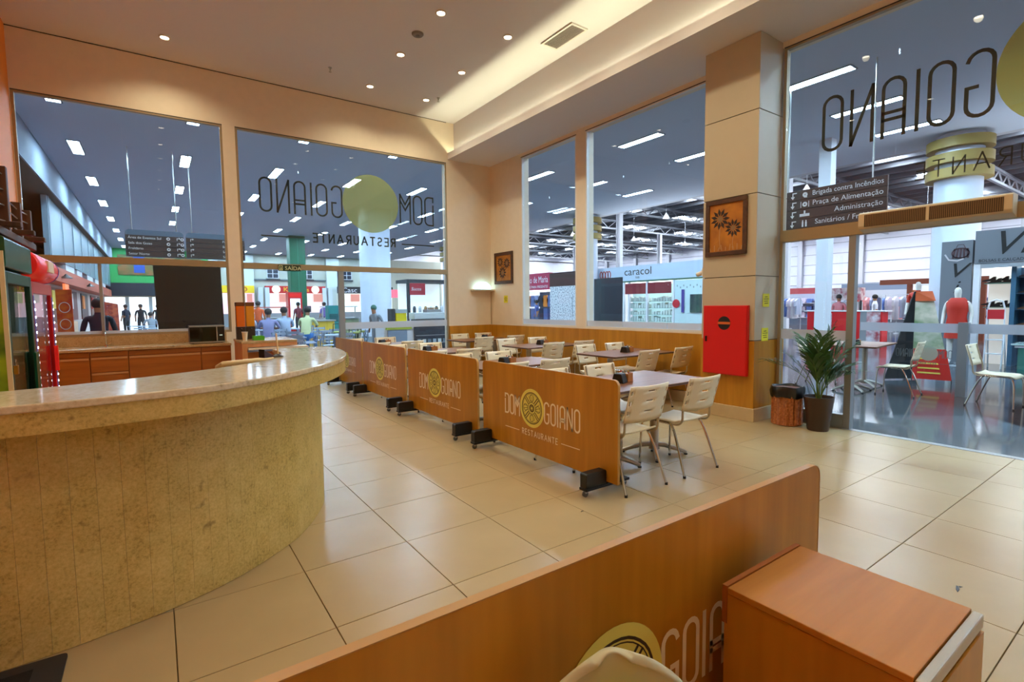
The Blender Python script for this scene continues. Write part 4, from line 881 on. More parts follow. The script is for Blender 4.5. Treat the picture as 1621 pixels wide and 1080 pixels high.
t = shopfront(6.9,11.3,'red fronted food shop with two white round signs behind the green column',REDF,None,None,'#b8a0a0',(1,.85,.8))
for sx in (-1.45,1.42): MB().lathe([(.001,0),(.30,0),(.30,.04),(.001,.045)],24,Matrix.Translation((sx,-.26,2.86)) @ Matrix.Rotation(PI/2,4,'X')).build('round_sign', mat('round_white','#f4ead0',.5,emis=((1,.95,.85),.5)), t)
YL = mat('lettering_yellow','#f2c81c',.5); textobj('lettering','Ki',.48,frame((-.95,-.26,2.70),(1,0,0),(0,0,1)),YL,t,sx=1.2); textobj('lettering','tas',.44,frame((.36,-.26,2.70),(1,0,0),(0,0,1)),YL,t,sx=1.2)
for sx in (-2.55,-2.1,2.1,2.55): B(sx-.15,sx+.15,-.4,.1,0,3.0).build('striped_pier', mat('pier_stripe_%d'%(abs(int(sx*10))%2),['#3a4a58','#d5dbe0'][abs(int(sx*10))%2],.5), t)
shopfront(12.3,17,'black fronted ice cream shop half behind the round column',CHARC,None,None,'#c8d0c0',(.95,1,.95))
textobj('lettering','Casc',.56,frame((-2.03,-.26,2.66),(1,0,0),(0,0,1)),MWHITE,bpy.data.objects['food_court_shop.002'],sx=1.15)
# ---- columns
gc = tag(MB().prism(rrect(6.35,7.2,30.6,31.45,.06),0,5.5).build('green_column', mat('column_green','#0f5a3c',.45)),'tall dark green square column in the food court','column')
B(6.76,6.79,30.58,30.6,.2,5.4).build('conduit', mat('conduit','#2a7a5c',.5), gc)
MB().prism(rrect(6.30,7.25,30.55,31.5,.06),.0,.35).build('base_band', MDARK, gc)
wc = tag(MB().lathe([(.62,0),(.62,5.5)],40,Matrix.Translation((7.55,20.5,0))).build('round_column', mat('column_white','#d9e2f0',.4), None, smooth=True),'broad round white column beyond the glass front','column'); MB().lathe([(.635,0),(.635,.25)],40,Matrix.Translation((7.55,20.5,0))).build('base_band', MGREY, wc)
RING = mat('ring_mustard','#8f7a3c',.55)
for (x,y,r,lb) in ((16.4,4.05,.47,'round white column with three mustard rings above the shoe shop'),(16.4,17.2,.47,'round white column with mustard rings behind the window mullion'),(16.4,30.5,.47,'farthest ringed white column near the food court kiosk')):
    t = thing('ringed_column',lb,'column',(x,y,0),0,'ringed columns along the ceiling edge'); MB().lathe([(r,0),(r,5.5)],32).build('shaft', mat('column_white','#d9e2f0',.4), t, smooth=True)
    for k in range(3):
        zz = 4.42+.36*k; MB().lathe([(r,zz),(r+.18,zz),(r+.18,zz+.23),(r,zz+.23)],36,cap=False).build('ring', RING, t, smooth=True)
t = thing('square_column','slim square white column outside beyond the palm','column',(14,6.03,0)); B(-.14,.14,-.14,.14,0,5.5).build('shaft', MWHITE, t); B(-.15,.15,-.15,.15,0,.2).build('base', MGREY, t)
# ---- brown board seen through the transom
t = thing('direction_board','large brown direction board with white text beyond the transom glass','sign',(10,4.30,2.84)); h = .93
for k,s_ in enumerate(('Brigada contra Incêndios','Praça de Alimentação','Administração','Sanitários / Fraldário')):
    z0 = .525-.176*k; st = B(-.015,.015,-h,h,z0,z0+.168).build('sign_strip', SIGNB, t)
    Ms = frame((-.017,-h+.05,z0+.05),(0,-1,0),(0,0,1)); textobj('lettering',s_,.125,Ms,SIGNW,st,align='RIGHT',sx=.90 if k == 0 else 1.02)
    m = MB(); Mi = frame((-.017,h-.36,z0+.08),(0,-1,0),(0,0,1)); ribbon(m,[(.045,.05),(-.02,.05),(-.02,-.045)],.018,Mi); ribbon(m,[(-.045,-.015),(-.02,-.05),(.005,-.015)],.018,Mi)
    if k == 0: ribbon(m,[(.2+.028*math.cos(q*.7),.0+.028*math.sin(q*.7)) for q in range(9)],.035,Mi,True); ribbon(m,[(.19,-.04),(.23,-.045)],.02,Mi)
    if k == 1: ribbon(m,[(.2+.03*math.cos(q*.7),.03*math.sin(q*.7)) for q in range(9)],.03,Mi,True); ribbon(m,[(.13,-.05),(.13,.05)],.012,Mi); ribbon(m,[(.27,-.05),(.27,.05)],.012,Mi)
    if k == 2: ribbon(m,[(.13,-.02),(.27,-.02)],.05,Mi); ribbon(m,[(.2,0),(.2,.05)],.03,Mi)
    if k == 3:
        for dx in (.17,.23): ribbon(m,[(dx,-.05),(dx,.02)],.03,Mi); ribbon(m,[(dx,.035),(dx,.055)],.02,Mi)
    m.build('symbols', SIGNW, st)
B(.016,.03,-h,h,-.01,.70).build('backing', SIGNB, t)
for sy in (-.7,.7): MB().cyl((.02,sy,.69),(.02,sy,2.66),.012,6).build('hanger', STEEL, t)
# ---- dark standing panels
t = thing('black_panel','tall black standing panel right outside the left window','panel',(.53,10.45,0)); MB().prism([(-.47,0),(.50,0),(.465,2.2),(-.52,2.2)],-.03,.03,Matrix(((1,0,0,0),(0,0,1,0),(0,1,0,0),(0,0,0,1)))).build('board', mat('black_board','#100e0c',.5), t); B(-.5,.5,-.2,.2,0,.03).build('foot', MDARK, t); B(-.43,-.41,-.035,-.03,.05,2.15).build('edge_strip', mat('edge_dark','#221e1a',.4), t)
t = thing('black_panel','dark navy folding panel standing in front of the toy shop','panel',(13.5,13.1,0)); B(-.03,.03,-.70,.12,.12,2.40).build('wide_leaf', mat('navy_leaf','#0c1420',.4), t); B(.0,.06,.13,.70,.12,2.40).build('narrow_leaf', mat('navy_leaf2','#17242a',.4), t); B(-.15,.15,-.7,.7,0,.12).build('foot', MGREY, t)
# ---- warehouse hall beyond the low ceiling
struct(B(60,60.3,-12,62,0,12).build('wall_hall_far', mat('hall_white','#d9dbe8',.6))); struct(B(-14,60,62,62.3,0,12).build('wall_hall_end', MATS['hall_white'])); struct(B(6,60,-12.3,-12,0,12).build('wall_hall_side', MATS['hall_white']))
seam = MB()
for k in range(1,8): seam.box(59.96,60,-12,62,1.1*k,1.1*k+.08)
seam.build('panel_seams', mat('seam_grey','#a3a6b6',.6), bpy.data.objects['wall_hall_far'])
for k in range(12): B(59.6,60,-8+6*k,-7.5+6*k,0,9.6).build('wall_column', mat('hall_col','#b0b2bc',.6), bpy.data.objects['wall_hall_far'])
rf_ = struct(B(17,60,-12,62,9.2,9.3).build('hall_roof', mat('hall_roof_grey','#4c5058',.8))); STG = mat('steel_grey','#6d727a',.5,.2); STGW = mat('steel_white','#c3c8d0',.5)
for k in range(26): B(18.2+1.6*k,18.32+1.6*k,-12,62,8.95,9.19).build('purlin', STG, rf_)
for k in range(13):
    y = -10+6*k; m = MB(); m.box(17,60,y,y+.16,8.1,8.24); m.box(17,60,y,y+.16,8.8,8.94)
    for q in range(22): m.cyl((17.5+1.95*q,y+.08,8.2),(18.5+1.95*q,y+.08,8.85),.04,5); m.cyl((18.5+1.95*q,y+.08,8.85),(19.45+1.95*q,y+.08,8.2),.04,5)
    m.build('truss', STGW if k%2 else STG, rf_)
SKYL = mat('skylight',(1,1,1),emis=((.86,.93,1.0),SKY_E))
for i,x in enumerate((22,30,38,46,54)):
    for j in range(12):
        y = -7+6*j; B(x,x+3.6,y-.55,y+.55,9.17,9.195).build('skylight', SKYL, rf_)
m = struct(B(17,17.25,-12,62,5.5,9.2).build('hall_edge_beam', mat('edge_white','#c5cad4',.7)))
for k,(x,y) in enumerate(((28,14),(28,26),(28,38),(40,20),(40,32),(40,44),(30,4))):
    t = thing('hall_column','white steel hall column, %s of those behind the shops' % ORD[k],'column',(x,y,0),0,'hall columns'); m = MB(); m.box(-.15,.15,-.2,-.17,0,8.1); m.box(-.15,.15,.17,.2,0,8.1); m.box(-.02,.02,-.17,.17,0,8.1); m.build('profile', STGW, t); B(-.25,.25,-.3,.3,0,.04).build('base_plate', MGREY, t)
rr = random.Random(4); LG = mat('hall_lamp_glow',(1,1,1),emis=((.95,.97,1),25)); proto = None
for k in range(24):
    x = 20+7*(k%6)+rr.uniform(-.5,.5); y = 3+9*(k//6)+rr.uniform(-.5,.5)
    lb = 'small bell shaped hall lamp, %s across in the %s row' % (ORD[k%6], ORD[k//6])
    if proto is None:
        proto = thing('hall_pendant_lamp',lb,'pendant lamp',(x,y,6.9),0,'hall pendant lamps'); MB().lathe([(.04,.35),(.07,.28),(.22,.02),(.23,0)],16,cap=False).build('bell', MWHITE, proto, smooth=True); MB().lathe([(.15,.03),(.001,.02)],14,cap=False).build('lamp', LG, proto); MB().cyl((0,0,.35),(0,0,2.3),.012,6).build('cord', MGREY, proto)
    else: copy_thing(proto,(x,y,6.9),0,lb)

# ---- people
SKIN = mat('skin','#9a6a4c',.6); HAIR = mat('hair_dark','#16100c',.7)
def person(label, loc, rz, shirt, trousers, pose='stand', hgt=1.72, hair=True, skin=None, cat='person', name='person', dress=None, lean=0.0):
    t = thing(name,label,cat,loc,rz); s = hgt/1.72
    if pose == 'stand': hip = Vector((0,0,.93)); chest = Vector((0,lean*.6,1.30)); neck = Vector((0,lean,1.46)); kn = [(.10,.02,.50),(-.10,.0,.50)]; an = [(.11,-.02,.08),(-.11,-.02,.08)]; el = [(.235,-.03,1.14),(-.235,-.03,1.14)]; ha = [(.24,.06,.89),(-.24,.06,.89)]
    else: hip = Vector((0,-.06,.52)); chest = Vector((0,.02+lean*.6,.88)); neck = Vector((0,.04+lean,1.06)); kn = [(.11,.38,.50),(-.11,.38,.50)]; an = [(.11,.36,.08),(-.11,.36,.08)]; el = [(.27,.12+lean*.6,.78),(-.27,.12+lean*.6,.78)]; ha = [(.16,.36,.76),(-.16,.36,.76)]
    up = neck-chest; hd = neck+Vector((0,.015,.12)); tp = neck+Vector((0,.01,.25))
    V = [hip,(hip+chest)/2,chest,neck,hd,tp]; Rr = [(.145,.105),(.13,.10),(.145,.11),(.05,.052),(.08,.098),(.06,.07)]; Eg = [(0,1),(1,2),(2,3),(3,4),(4,5)]; bone = [0,0,0,1,1]
    for i,sx in enumerate((1,-1)):
        sh = Vector((.175*sx,chest.y,neck.z-.085)); b = len(V)
        V += [sh,Vector(el[i]),Vector(ha[i]),Vector(ha[i])+Vector((0,.02,-.09))]; Rr += [(.058,.058),(.042,.042),(.031,.031),(.028,.038)]; Eg += [(2,b),(b,b+1),(b+1,b+2),(b+2,b+3)]; bone += [0,0,1,1]
        b = len(V); V += [hip+Vector((.095*sx,0,-.06)),Vector(kn[i]),Vector(an[i]),Vector(an[i])+Vector((0,.15,-.045))]; Rr += [(.095,.095),(.062,.062),(.045,.045),(.04,.035)]; Eg += [(0,b),(b,b+1),(b+1,b+2),(b+2,b+3)]; bone += [2,2,2,3]
    me = bpy.data.meshes.new('p'); me.from_pydata([tuple(v*s) for v in V],Eg,[]); o = bpy.data.objects.new('p',me); COL.objects.link(o)
    md = o.modifiers.new('k','SKIN'); md.use_smooth_shade = True
    for i,sv in enumerate(me.skin_vertices[0].data): sv.radius = (Rr[i][0]*s,Rr[i][1]*s); sv.use_root = (i == 0)
    sb = o.modifiers.new('s','SUBSURF'); sb.levels = 1; sb.render_levels = 1
    m2 = bpy.data.meshes.new_from_object(o.evaluated_get(bpy.context.evaluated_depsgraph_get())); bpy.data.objects.remove(o)
    m2.materials.clear(); sk = skin or SKIN
    for mm in (shirt,sk,trousers,MDARK if not skin else skin): m2.materials.append(mm)
    seg = [(V[a]*s,V[b]*s,bone[i]) for i,(a,b) in enumerate(Eg)]
    for p in m2.polygons:
        c = p.center; best = 9; bi = 0
        for a,b,k in seg:
            d = b-a; q = max(0,min(1,(c-a).dot(d)/d.length_squared)); e = (c-(a+d*q)).length
            if k == 1 and a.z > 0 and (a-neck*s).length < 1e-3 and c.z < neck.z*s-.01: continue
            if e < best: best = e; bi = k
        p.material_index = bi; p.use_smooth = True
    bd = bpy.data.objects.new('body',m2); COL.objects.link(bd); bd.parent = t
    if hair: MB().sphere(tuple((hd+Vector((0,-.012,.055)))*s),.105*s,14,8,(.92,1.0,.95)).build('hair', HAIR if hair is True else hair, t, smooth=True)
    if dress: MB().lathe([(.215*s,.58*s),(.20*s,.82*s),(.165*s,1.05*s),(.19*s,1.24*s),(.20*s,1.36*s),(.12*s,1.47*s)],24,Matrix.Diagonal((1,.72,1,1)),cap=False).build('dress', dress, t, smooth=True)
    return t
CL = lambda n,c: mat('cloth_'+n,c,.8)
person('man in a dark navy shirt seen from behind outside the left window',(-.80,11.3,0),.0,CL('navy','#1c2030'),CL('darktrousers','#20242c'),hgt=1.64)
person('person in black seated in the bright far end near the corridor',(.55,24.0,0),2.4,CL('black','#14161a'),CL('darktrousers','#20242c'),'sit')
person('person in pale blue leaning over a table at the far left',(.95,26.0,0),1.2,CL('paleblue','#9fb4c8'),CL('jeans','#4a5a78'),'sit',lean=.15)
person('person in grey seated with back turned near the far daylight',(-.15,28.0,0),.4,CL('grey','#8f98a0'),CL('jeans','#4a5a78'),'sit')
person('dark figure standing in front of the bright far glass',(.15,38,0),0,CL('black','#14161a'),CL('darktrousers','#20242c'))
person('person in a white shirt seated with back turned in the food court',(2.25,17.0,0),.2,CL('white','#d6dae4'),CL('jeans','#4a5a78'),'sit',hgt=1.9)
person('person in a lavender shirt seated in the food court',(2.80,16.8,0),-.3,CL('lavender','#8f90b8'),CL('darktrousers','#20242c'),'sit',hgt=1.86)
person('person in a light blue shirt seated left of the green column',(3.30,17.0,0),.1,CL('lightblue','#a8b8d0'),CL('jeans','#4a5a78'),'sit',hgt=1.92)
person('person in pale yellow and blue seated right of the green column',(4.0,17.3,0),-.6,CL('paleyellow','#cfd6a0'),CL('blue','#2a6aa8'),'sit',hgt=1.92,lean=.1)
person('worker in grey with a green cap bending behind the kiosk counter',(5.25,14.3,0),2.2,CL('grey','#8f98a0'),CL('grey','#8f98a0'),'stand',hgt=1.5,hair=CL('greencap','#3f6a5c'),lean=.12)
person('person in a blue shirt standing outside the jeans shop',(17.1,21.9,0),1.2,CL('denim','#4a5f9a'),CL('jeans','#4a5a78'))
person('woman in a pink top at the red counter kiosk',(20.9,8.45,0),PI/2,CL('pink','#d88a90'),CL('darktrousers','#20242c'))
person('person in red seen at the far left of the doorway glass',(17.6,9.6,0),.5,CL('orange','#d05a2a'),CL('greytrousers','#6a6e78'))
person('person in white standing between the clothes racks',(23.5,8.2,0),.5,CL('white','#d6dae4'),CL('jeans','#4a5a78'))
MAN = mat('mannequin_white','#e2ded6',.35)
person('white mannequin in a red dress outside the shoe shop',(14.4,3.46,.04),PI/2,MAN,MAN,hgt=1.72,hair=False,skin=MAN,cat='mannequin',name='mannequin',dress=mat('red_dress','#b8240c',.6))
o = MB().lathe([(.2,-.035),(.2,-.02),(.02,-.01),(.02,.05)],20).build('stand', MGREY, bpy.data.objects['mannequin'])
person('mannequin with a red blouse behind the leaning banner',(15.7,4.55,.35),PI/2,mat('red_blouse','#b8301c',.6),MAN,hgt=1.6,hair=False,skin=MAN,cat='mannequin',name='mannequin')
B(-.25,.25,-.25,.25,-.35,.04).build('plinth', MWHITE, bpy.data.objects['mannequin.001'])

# ---- food court chairs and tables beyond the glass front
STB = mat('blue_grey_steel','#7f93a8',.35,.5)
def fc_chair():
    c = thing('food_court_chair','', 'chair'); 
    for sx in (-1,1): MB().tube([(.19*sx,-.2,0),(.18*sx,-.19,.45),(.17*sx,-.24,.85)],.011,6).build('rear_leg', STB, c); MB().cyl((.19*sx,.19,0),(.17*sx,.17,.45),.011,6).build('front_leg', STB, c)
    B(-.19,.19,-.2,.2,.44,.455).build('seat', mat('blue_seat','#9fb0c4',.4), c, bevel=.004)
    for z in (.6,.7,.8): MB().add([(-.17,-.215-.09*(z-.5),z-.03),(.17,-.215-.09*(z-.5),z-.03),(.17,-.222-.09*(z-.5),z+.03),(-.17,-.222-.09*(z-.5),z+.03),(-.17,-.225-.09*(z-.5),z-.03),(.17,-.225-.09*(z-.5),z-.03),(.17,-.232-.09*(z-.5),z+.03),(-.17,-.232-.09*(z-.5),z+.03)],[(0,1,2,3),(7,6,5,4),(0,4,5,1),(3,2,6,7),(0,3,7,4),(1,5,6,2)]).build('back_slat', MATS['blue_seat'], c)
    return c
def fc_table():
    t = thing('food_court_table','', 'table'); MB().prism(rrect(-.36,.36,-.36,.36,.03),.73,.755).build('table_top', mat('blue_table','#a9bccf',.25), t); MB().cyl((0,0,.03),(0,0,.73),.04,12).build('column', STB, t, smooth=True)
    for k in range(4): a = PI/4+k*PI/2; MB().cyl((0,0,.05),(.3*math.cos(a),.3*math.sin(a),.02),.02,6).build('foot', STB, t)
    return t
FCC = fc_chair(); FCT = fc_table(); used['fc'] = used['ft'] = 0; rr = random.Random(9)
for k,(x,y) in enumerate(((2.55,12.9),(3.75,13.2),(1.75,14.2),(2.95,15.0),(4.2,15.6),(2.6,18.0),(3.6,18.2))):
    put(FCT,'ft',(x,y,0),rr.uniform(-.1,.1),'pale blue food court table, %s of those outside the glass front' % ORD[k],'food court tables')
    for q in range(4):
        a = q*PI/2; dx,dy = .58*math.sin(a),-.58*math.cos(a)
        if k >= 5 and q == 0 : continue
        put(FCC,'fc',(x+dx,y+dy,0),a+rr.uniform(-.15,.15),'blue grey metal chair on the %s side of the %s food court table' % (('near','right','far','left')[q],ORD[k]),'chairs at the %s food court table' % ORD[k])
for k,(x,y) in enumerate(((4.35,13.6),(4.75,14.1),(4.1,14.2))):
    t = thing('bar_stool','dark tall bar stool, %s of three near the kiosk' % ORD[k],'stool',(x,y,0),0,'dark bar stools'); MB().lathe([(.16,.74),(.17,.76),(.15,.79),(.001,.79)],18).build('seat', mat('stool_lime','#8f9a4a',.5), t, smooth=True)
    for q in range(4): a = PI/4+q*PI/2; MB().cyl((.1*math.cos(a),.1*math.sin(a),.75),(.2*math.cos(a),.2*math.sin(a),0),.012,6).build('leg', BLACKM, t)
    MB().tube([(-.16,-.14,.78),(-.16,-.18,1.0),(.16,-.18,1.0),(.16,-.14,.78)],.012,6).build('backrest', BLACKM, t)
t = thing('drinks_cooler','red lit drinks cooler standing against the green column','fridge',(6.35,30.0,0)); B(-.36,.36,-.3,.3,0,2.3).build('cabinet', RE, t); B(-.26,.26,-.32,-.3,.3,1.95).build('lit_door', mat('cooler_glow','#c8dcea',.3,emis=((.8,.92,1),.9)), t); B(-.3,.3,-.33,-.3,2.02,2.22).build('header', MATS['header_red'], t)
t = thing('small_television','small dark monitor on a stand beside the green column','monitor',(5.64,24,0)); B(-.15,.15,-.02,.02,1.24,1.52).build('screen', mat('screen_blue','#12244a',.3), t); B(-.02,.02,-.02,.02,.03,1.24).build('pole', MGREY, t); B(-.2,.2,-.2,.2,0,.03).build('base', MDARK, t)
t = thing('teal_bin_cabinet','teal tray return cabinet left of the glass door post','cabinet',(5.6,20,0)); B(-.2,.2,-.2,.2,.05,1.52).build('body', TEAL, t); B(-.16,.16,-.215,-.2,.9,1.2).build('flap', mat('teal_dark','#0c4a4a',.4), t); B(-.18,.18,-.18,.18,0,.05).build('base', MDARK, t)
# ---- kiosk close to the glass front
k_ = thing('coffee_kiosk','white kiosk counter with a dark display case outside the glass front','kiosk',(6.3,13.5,0))
B(-1.25,1.35,-.3,.35,0,.98).build('body', MWHITE, k_); B(-1.3,1.4,-.38,.42,.98,1.03).build('worktop', mat('kiosk_top','#c9d4de',.25), k_, bevel=.006)
dc = B(-.38,.85,-.36,-.301,.2,.93).build('display_case', mat('case_dark','#2b343c',.15), k_)
for z in (.4,.62): B(-.34,.81,-.375,-.361,z,z+.015).build('shelf', STEEL, dc)
for q in range(7): B(-.3+.16*q,-.2+.16*q,-.37,-.361,.42,.52).build('item', mat('case_item_%d'%(q%3),['#a8b4bc','#d8dcd8','#6a7a84'][q%3],.5), dc)
B(-1.15,-.6,-.345,-.301,.1,.8).build('chalk_panel', mat('chalk_grey','#7f90a4',.5), k_); B(-1.2,-.45,-.34,-.301,.82,.93).build('accent', mat('accent_lime','#a8b838',.5), k_)
t = thing('juice_bin','clear bin filled with yellow juice on the kiosk counter','juice bin',(5.60,13.42,1.03)); MB().prism(rrect(-.16,.16,-.14,.14,.02),0,.24).build('yellow_fill', mat('juice_yellow','#e8d818',.3), t); MB().prism(rrect(-.175,.175,-.15,.15,.02),.24,.345).build('clear_rim', mat('rim_pale','#b8c4c4',.2), t); B(-.3,-.18,-.12,.12,0,.36).build('dark_case', MDARK, t)
t = thing('espresso_machine','white grey espresso machine on the right of the kiosk counter','coffee machine',(6.5,13.45,1.03)); B(-.52,.56,-.18,.2,.06,.24).build('body', mat('machine_pale','#cdd3d2',.3), t, bevel=.01); B(-.5,.54,-.2,.1,.0,.055).build('drip_tray', mat('machine_dark','#4a4f52',.4), t); B(-.1,.35,-.12,.15,.24,.33).build('cup_rack', STEEL, t)
for q in range(6): MB().lathe([(.02,0),(.035,.05)],10,Matrix.Translation((-.05+.07*q,0,.331))).build('cup', mat('cup_tan','#b8926a',.5), t)
t = thing('snack_stall','dark framed stall with a red sign behind the kiosk','stall',(8.3,17,0))
B(-.85,.85,.9,.95,0,2.3).build('lit_back', mat('stall_glow','#d8e8ea',.5,emis=((.85,.97,1),.8)), t); m = MB(); m.box(-.9,-.8,-.05,.05,0,2.3); m.box(.72,.95,-.05,.05,0,2.42); m.box(-.9,.95,-.05,1,2.3,2.42); m.build('frame', MDARK, t); B(-.85,.75,-.3,.2,0,1.1).build('counter', MWHITE, t); B(-.82,-.22,-.08,-.05,1.86,2.28).build('red_sign', mat('maroon_sign','#a01c28',.5), t)
textobj('lettering','Sucos',.17,frame((-.78,-.085,2.02),(1,0,0),(0,0,1)),MWHITE,t,shear=.25)
for q in range(6): MB().lathe([(.06,0),(.06,.3),(.03,.36)],10,Matrix.Translation((-.65+.22*q,-.05,1.1))).build('canister', mat('canister_%d'%(q%4),['#3a3f44','#c8cdd0','#b08a50','#e8e8e4'][q%4],.4), t)
t = thing('pink_sign_stall','stall with a long pink red sign right of the round column','stall',(12.6,30,0)); B(-.7,.7,-.05,.05,2.0,2.5).build('pink_sign', mat('pink_red','#e04a60',.5,emis=((1,.3,.4),.5)), t); B(-.7,.7,0,1.0,0,1.1).build('counter', MWHITE, t)
for sx in (-.68,.68): B(sx-.03,sx+.03,-.03,.03,0,2.0).build('post', MGREY, t)
# ---- shops beyond the side windows
SHL = mat('shop_fill_light',(1,1,1),emis=((.92,.97,1),3.0))  # for unseen glowing panels added to light the shop interiors
def goods(parent, x0,x1,y0,y1,z, n, hmin,hmax, pal, rnd_):
    for q in range(n):
        w_ = (y1-y0)/n; y = y0+w_*q; h = rnd_.uniform(hmin,hmax)
        MB().prism(rrect(y+w_*.08,y+w_*.9,z,z+h,min(h,w_*.8)*.25,2),x0,x1,Matrix(((0,0,1,0),(1,0,0,0),(0,1,0,0),(0,0,0,1)))).build('shelf_item', mat('goods_'+pal[q%len(pal)],pal[(q*7+int(z*10))%len(pal)],.5), parent)
sh = thing('toy_shop','pale blue fronted shop with glass shelves of small toys','shop',(17,14.5,0)); g = random.Random(2)
B(0,.25,-2.95,3.05,2.45,3.10).build('fascia', mat('fascia_paleblue','#c3d2e0',.5), sh); B(-.01,.26,-2.95,3.05,2.40,2.455).build('green_trim', mat('green_trim','#3f6a50',.5), sh)
textobj('lettering','caracol',.46,frame((-.006,1.0,2.70),(0,-1,0),(0,0,1)),mat('sign_ink','#20242c',.5),sh,sx=1.15); textobj('lettering','kids',.14,frame((-.006,.35,2.55),(0,-1,0),(0,0,1)),MATS['sign_ink'],sh)
m = MB(); Ml = frame((-.006,2.4,2.78),(0,-1,0),(0,0,1))
for q,(dx,a) in enumerate(((0,.5),(.18,-.3),(.36,.4),(.5,-.2))): ribbon(m,[(dx+.09*math.cos(t_)*math.cos(a),.16*math.sin(t_)) for t_ in [2*PI*i/14 for i in range(14)]],.05,Ml,True)
m.build('leaf_logo', mat('leaf_red','#a83a2a',.5), sh)
B(2.9,3.0,-2.95,3.05,0,2.45).build('back_wall', mat('toy_back','#bfe0dc',.5), sh); B(.3,2.9,-2.9,3.0,2.40,2.43).build('added_light_panel', SHL, sh)
for y in (-2.95,-1.6,-.25,.75,1.05,3.0): B(0,.1,y-.04,y+.04,0,2.42).build('white_post', MWHITE, sh)
for (a,b) in ((-.15,.68),(-1.5,-.32)): pass
B(-.02,.02,-.2,.92,1.88,2.34).build('maroon_panel', mat('maroon_panel','#7a1620',.4), sh); B(-.02,.02,-1.5,-.32,1.88,2.34).build('maroon_panel', MATS['maroon_panel'], sh)
pal = ['#c9d6cf','#8fae9c','#d8d0b0','#5f7f78','#b8c8a0','#e8ece8','#3a5a58']
for z in (.72,1.0,1.28,1.56):
    for (a,b,n) in ((-.2,.9,8),(-1.5,-.35,8)):
        s_ = B(.15,.55,a,b,z-.02,z).build('glass_shelf', mat('shelf_glass','#a8c4c0',.2), sh); goods(s_,.2,.45,a+.03,b-.03,z+.001,n,.10,.22,pal,g)
B(.0,.5,-2.9,1.0,0,.62).build('white_base', MWHITE, sh); B(.02,.04,-2.9,-1.65,.65,2.38).build('window_film', mat('film_pale','#cfe4e4',.4), sh)
MB().lathe([(.001,0),(.17,0),(.17,.01),(.001,.012)],24,Matrix.Translation((-.01,-1.75,1.45)) @ Matrix.Rotation(-PI/2,4,'Y')).build('red_round_sticker', mat('sticker_red','#c01c2c',.5), sh); B(-.02,.0,-2.12,-2.0,1.1,2.0).build('purple_strip', mat('purple_strip','#4a3a8a',.5), sh); B(-.03,.0,-2.9,-2.4,1.1,1.8).build('dark_poster', mat('poster_green','#3a5a4a',.5,col2='#1a2430',vscale=(3,3,3)), sh)
for q in range(8): B(.019,.0195,-2.85+.15*q,-2.8+.15*q,2.05+.07*(q%2),2.12+.07*(q%2)).build('star_sticker', mat('star_grey','#8fa4a8',.5), sh)
sh = thing('jeans_shop','jeans shop with a magenta sign and white patterned wall','shop',(18,21.6,0))
B(0,.25,.3,4.2,2.32,3.25).build('magenta_sign', mat('magenta','#b0204c',.5), sh); B(0,.25,-3.2,.28,2.45,3.2).build('brown_fascia', BROWN, sh)
textobj('lettering','Cantinho de Maria',.52,frame((-.006,.42,2.72),(0,-1,0),(0,0,1)),MWHITE,sh,align='RIGHT',sx=.74); textobj('lettering','E ARTIGOS PARA PRESENTES',.2,frame((-.006,.42,2.42),(0,-1,0),(0,0,1)),MWHITE,sh,align='RIGHT')
B(0,.12,-3.2,.25,0,2.45).build('patterned_wall', mat('white_speckled','#e6e8ea',.5,col2='#8f949e',vscale=(14,14,14),lo=.40,hi=.5), sh); B(2.4,2.5,.3,4.2,0,2.4).build('dark_interior', mat('jeans_interior','#2a3044',.6), sh); B(.3,2.3,.4,4.1,2.28,2.31).build('added_light_panel', SHL, sh)
B(.0,.2,-3.2,.25,2.451,2.47).build('fascia_trim', MWHITE, sh); B(0,.8,.3,4.2,0,.35).build('display_plinth', MWHITE, sh); B(-.01,.0,-1.62,-1.58,.8,1.9).build('door_seam', MGREY, sh)
for q in range(9):
    y = .5+.4*q; m = MB(); m.prism([(y,.40),(y+.13,.40),(y+.15,1.0),(y+.17,.40),(y+.30,.40),(y+.32,1.25),(y-.02,1.25)],.3,.38,Matrix(((0,0,1,0),(1,0,0,0),(0,1,0,0),(0,0,0,1)))); m.build('hanging_jeans', mat('denim_%d'%(q%3),['#2c3c66','#4a6090','#1a2238'][q%3],.8), sh)
    m = MB().prism([(y-.02,1.35),(y+.32,1.35),(y+.42,1.75),(y+.3,2.0),(y,2.0),(y-.12,1.75)],.3,.36,Matrix(((0,0,1,0),(1,0,0,0),(0,1,0,0),(0,0,0,1)))).build('hanging_shirt', mat('shirt_%d'%(q%4),['#5a6a9a','#d8802a','#2a2c34','#8a94b8'][q%4],.8), sh)
